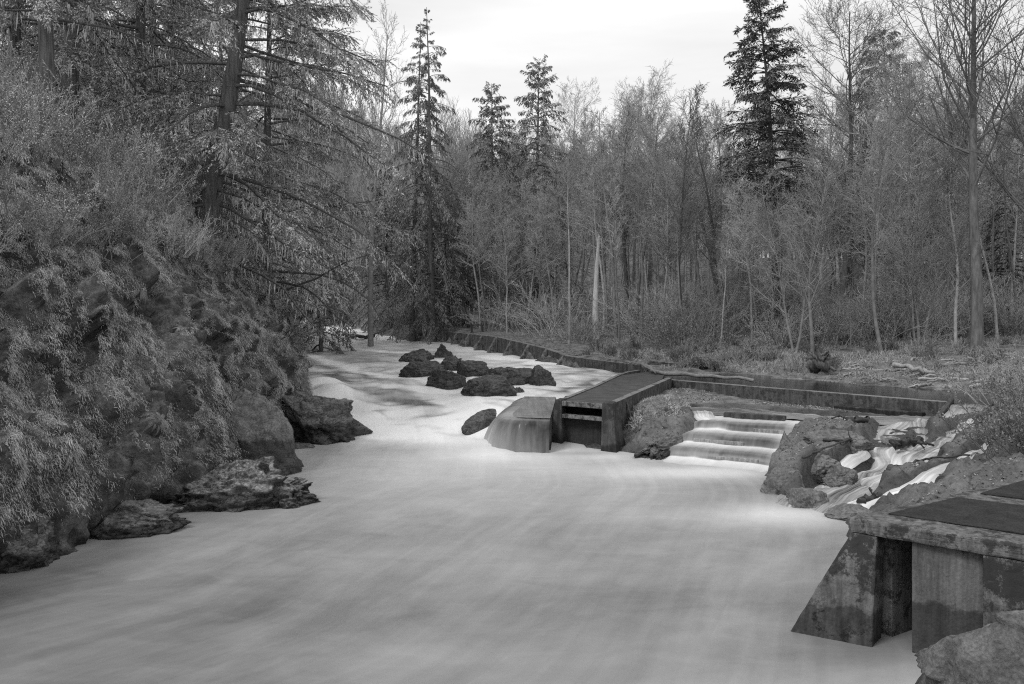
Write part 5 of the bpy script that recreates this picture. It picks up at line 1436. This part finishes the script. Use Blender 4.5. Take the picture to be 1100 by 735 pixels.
# leafy sprig hanging over the rapids from the cliff edge
P, nn = bank_pts(np.array([33.5]), np.array([.9]))
o = thicket(720, 20, 1.5, .2, tw=.012, arch=-2.2, leafy=3, leaf=.10).build('bush', [M['twig_dark'], M['leaf']]); o.location = tuple(P[0] + np.array([.1, 0, .2])); o.rotation_euler = (0, 1.0, 0)
tag(o, 'dark leafy sprig hanging off the cliff edge over the rapids', 'bush')

# firs standing on the left bank
MOSSM = [M['bark_fir'], M['twig_dark']]
def bank_fir(px, d, label, seed, H, mat=None, sink=.5, **kw):
    x = xd(px, d); z = float(bank_top(x, d)) - sink
    tr, cr, ms = conifer(seed, H, **kw)
    return tree_thing('fir_tree', (x, d, z), label, 'tree', tr, cr, MOSSM, mat or M['needle_mossy'], None, ms)
bank_fir(216, 31, 'leaning fir hung with pale moss, dead limbs drooping over the rapids', 801, 17, lean=(.13, 0), r0=.46, z0=.8, Lmax=6.2, nbr=74, droop=.75, up=.1, c=42, nq=17, lq=.15, wq=.022, rad=.011, bw=.13, shape=.35, hang=.4, moss=70, dead=.16, irr=.5, az=(-.15, .6, .45), wob=.02, tiltdown=.35)
bank_fir(288, 37, 'slimmer moss hung fir behind the leaning fir on the cliff top', 802, 18, r0=.28, z0=1.5, Lmax=5.6, nbr=76, droop=.7, up=.12, c=42, nq=17, lq=.15, wq=.022, rad=.011, bw=.13, shape=.35, hang=.6, moss=36, dead=.08, irr=.4, az=(0, .6, .4))
bank_fir(52, 26, 'thick straight furrowed trunk standing nearest on the left slope', 803, 19, r0=.27, z0=5.0, Lmax=4.4, nbr=46, droop=.7, up=.1, c=42, nq=17, lq=.15, wq=.022, rad=.011, bw=.13, shape=.3, hang=.4, moss=50, irr=.5)
bank_fir(74, 30, 'dark mossy trunk just behind the nearest straight trunk', 804, 19, r0=.34, z0=3.0, Lmax=4.2, nbr=52, droop=.8, up=.1, c=42, nq=17, lq=.15, wq=.022, rad=.011, bw=.13, shape=.3, hang=.4, moss=50, irr=.5)
bank_fir(151, 35, 'dark trunk with a broken limb between the nearest trunk and the leaning fir', 805, 18, r0=.3, z0=1.5, Lmax=5.0, nbr=62, droop=.8, up=.1, c=42, nq=17, lq=.15, wq=.022, rad=.011, bw=.13, shape=.3, hang=.4, moss=50, irr=.5)
bank_fir(15, 34, 'bushy fir filling the corner behind the nearest trunk', 806, 17, r0=.28, z0=1.0, Lmax=4.8, nbr=64, droop=.8, up=.1, c=42, nq=17, lq=.15, wq=.022, rad=.011, bw=.13, shape=.3, hang=.7, moss=36, irr=.4)
bank_fir(110, 42, 'bushy fir further up the slope between the straight trunks', 807, 18, r0=.28, z0=1.0, Lmax=5.2, nbr=70, droop=.8, up=.1, c=32, nq=14, lq=.17, wq=.025, rad=.011, bw=.13, shape=.35, hang=.7, moss=30, irr=.4)
bank_fir(250, 46, 'fir behind the leaning one, filling the slope above the rapids', 808, 17, r0=.28, z0=1.0, Lmax=5.4, nbr=70, droop=.8, up=.1, c=32, nq=14, lq=.18, wq=.027, rad=.011, bw=.13, shape=.4, hang=.7, moss=24, irr=.4)
bank_fir(305, 50, 'fir lowest on the far end of the bank, boughs over the water', 809, 13, r0=.24, z0=2.6, Lmax=4.6, nbr=64, droop=.8, up=.0, c=32, nq=14, lq=.18, wq=.027, rad=.011, bw=.13, shape=.45, hang=.9, moss=30, dead=.12, irr=.4)
bank_fir(345, 60, 'slim dark fir standing at the far end of the bank beside the pale fanning tree', 810, 15, M['needle'], r0=.2, z0=1.5, Lmax=3.8, nbr=70, droop=1.0, up=.05, c=24, nq=9, lq=.22, wq=.035, shape=.5, hang=.8, irr=.4)

# more firs crowding the slope behind, copies of the three bushiest
PF = [o for o in COL.objects if o.name.startswith('fir_tree') and o.get('label', '').startswith(('bushy fir filling', 'bushy fir further', 'fir behind the leaning'))]
rng = np.random.default_rng(91)
for i, (px, d) in enumerate([(-30, 44), (30, 52), (70, 60), (95, 50), (135, 56), (165, 66), (185, 48), (205, 60), (235, 70), (262, 58), (278, 72), (310, 66), (20, 40), (170, 40)]):
    x = xd(px, d); z = float(bank_top(x, d)) - .4
    dup(PF[i % 3], (x, d, z), (0, 0, rng.uniform(0, 6.28)), rng.uniform(.85, 1.1), 'mossy fir among several crowded together high on the left slope behind the big trunks', 'firs crowded high on the left slope')

def litter():
    """dead leaves, gravel and twigs lying on the right bank"""
    rng = np.random.default_rng(77)
    n = 60000
    x = rng.uniform(4, 17, n); y = rng.uniform(12.5, 38, n)
    z, rk, wt = ground_z(x, y, True, True)
    dens = fbm(np.stack([x * .7, y * .7, x * 0], -1), 3, 166)
    a = (x - LO[0]) * LG[0] + (y - LO[1]) * LG[1]; b = (x - LO[0]) * LF[0] + (y - LO[1]) * LF[1]
    ok = (z > .25) & (wt < .3) & (dens > -.1 * rng.uniform(-1, 3, n)) & ~((np.abs(b) < 1.9) & (a > -1) & (a < 5.6))
    A = np.stack([x, y, z + .004], -1)[ok]; m = len(A)
    D = norm(rng.normal(0, 1, (m, 3)) * np.array([1, 1, .3]) + np.array([0, 0, .12])); S = norm(np.cross(D, rng.normal(0, .4, (m, 3)) + np.array([0, 0, 1.])))
    mb = MB(); L = rng.uniform(.02, .07, m); k = rng.uniform(0, 1, m) < .5
    mb.leaves(A[k], D[k], L[k], L[k] * .4, S[k], 0); mb.leaves(A[~k], D[~k], L[~k], L[~k] * .35, S[~k], 1)
    tag(mb.build('leaf_litter', [simple('pale_dead_leaves', .2, .42, 5, .9, .1, 0), simple('dark_dead_leaves', .04, .12, 5, .9, .1, 0)]), 'dead leaves and bits of gravel scattered over the right bank', 'leaf litter', kind='stuff')
litter()

# low weeds on the far shore
wd = [thicket(730, 22, .9, .16, tw=.010, arch=-.5).build('weed_clump', [M['grass_pale'], M['leaf']]), thicket(731, 20, .7, .16, tw=.010, arch=-.3, leafy=2, leaf=.07).build('weed_clump', [M['twig'], M['leaf']]), thicket(732, 22, .8, .16, tw=.010).build('weed_clump', [M['twig_dark'], M['leaf']])]
rng = np.random.default_rng(95)
i = 0
while i < 90:
    px = rng.uniform(600, 1105); d = rng.uniform(37, 52); x = xd(px, d); z = gz(x, d)
    if z < 1.42 or x < xr(d) + 1.2: continue
    o = wd[i % 3] if i < 3 else wd[i % 3].copy()
    if i >= 3: COL.objects.link(o)
    o.location = (x, d, z); o.rotation_euler = (0, 0, rng.uniform(0, 6.28)); o.scale = (rng.uniform(.5, 1.2),) * 3
    tag(o, 'low clump of withered weeds on the open strip of the far shore', 'weeds', 'weed clumps on the far shore'); i += 1
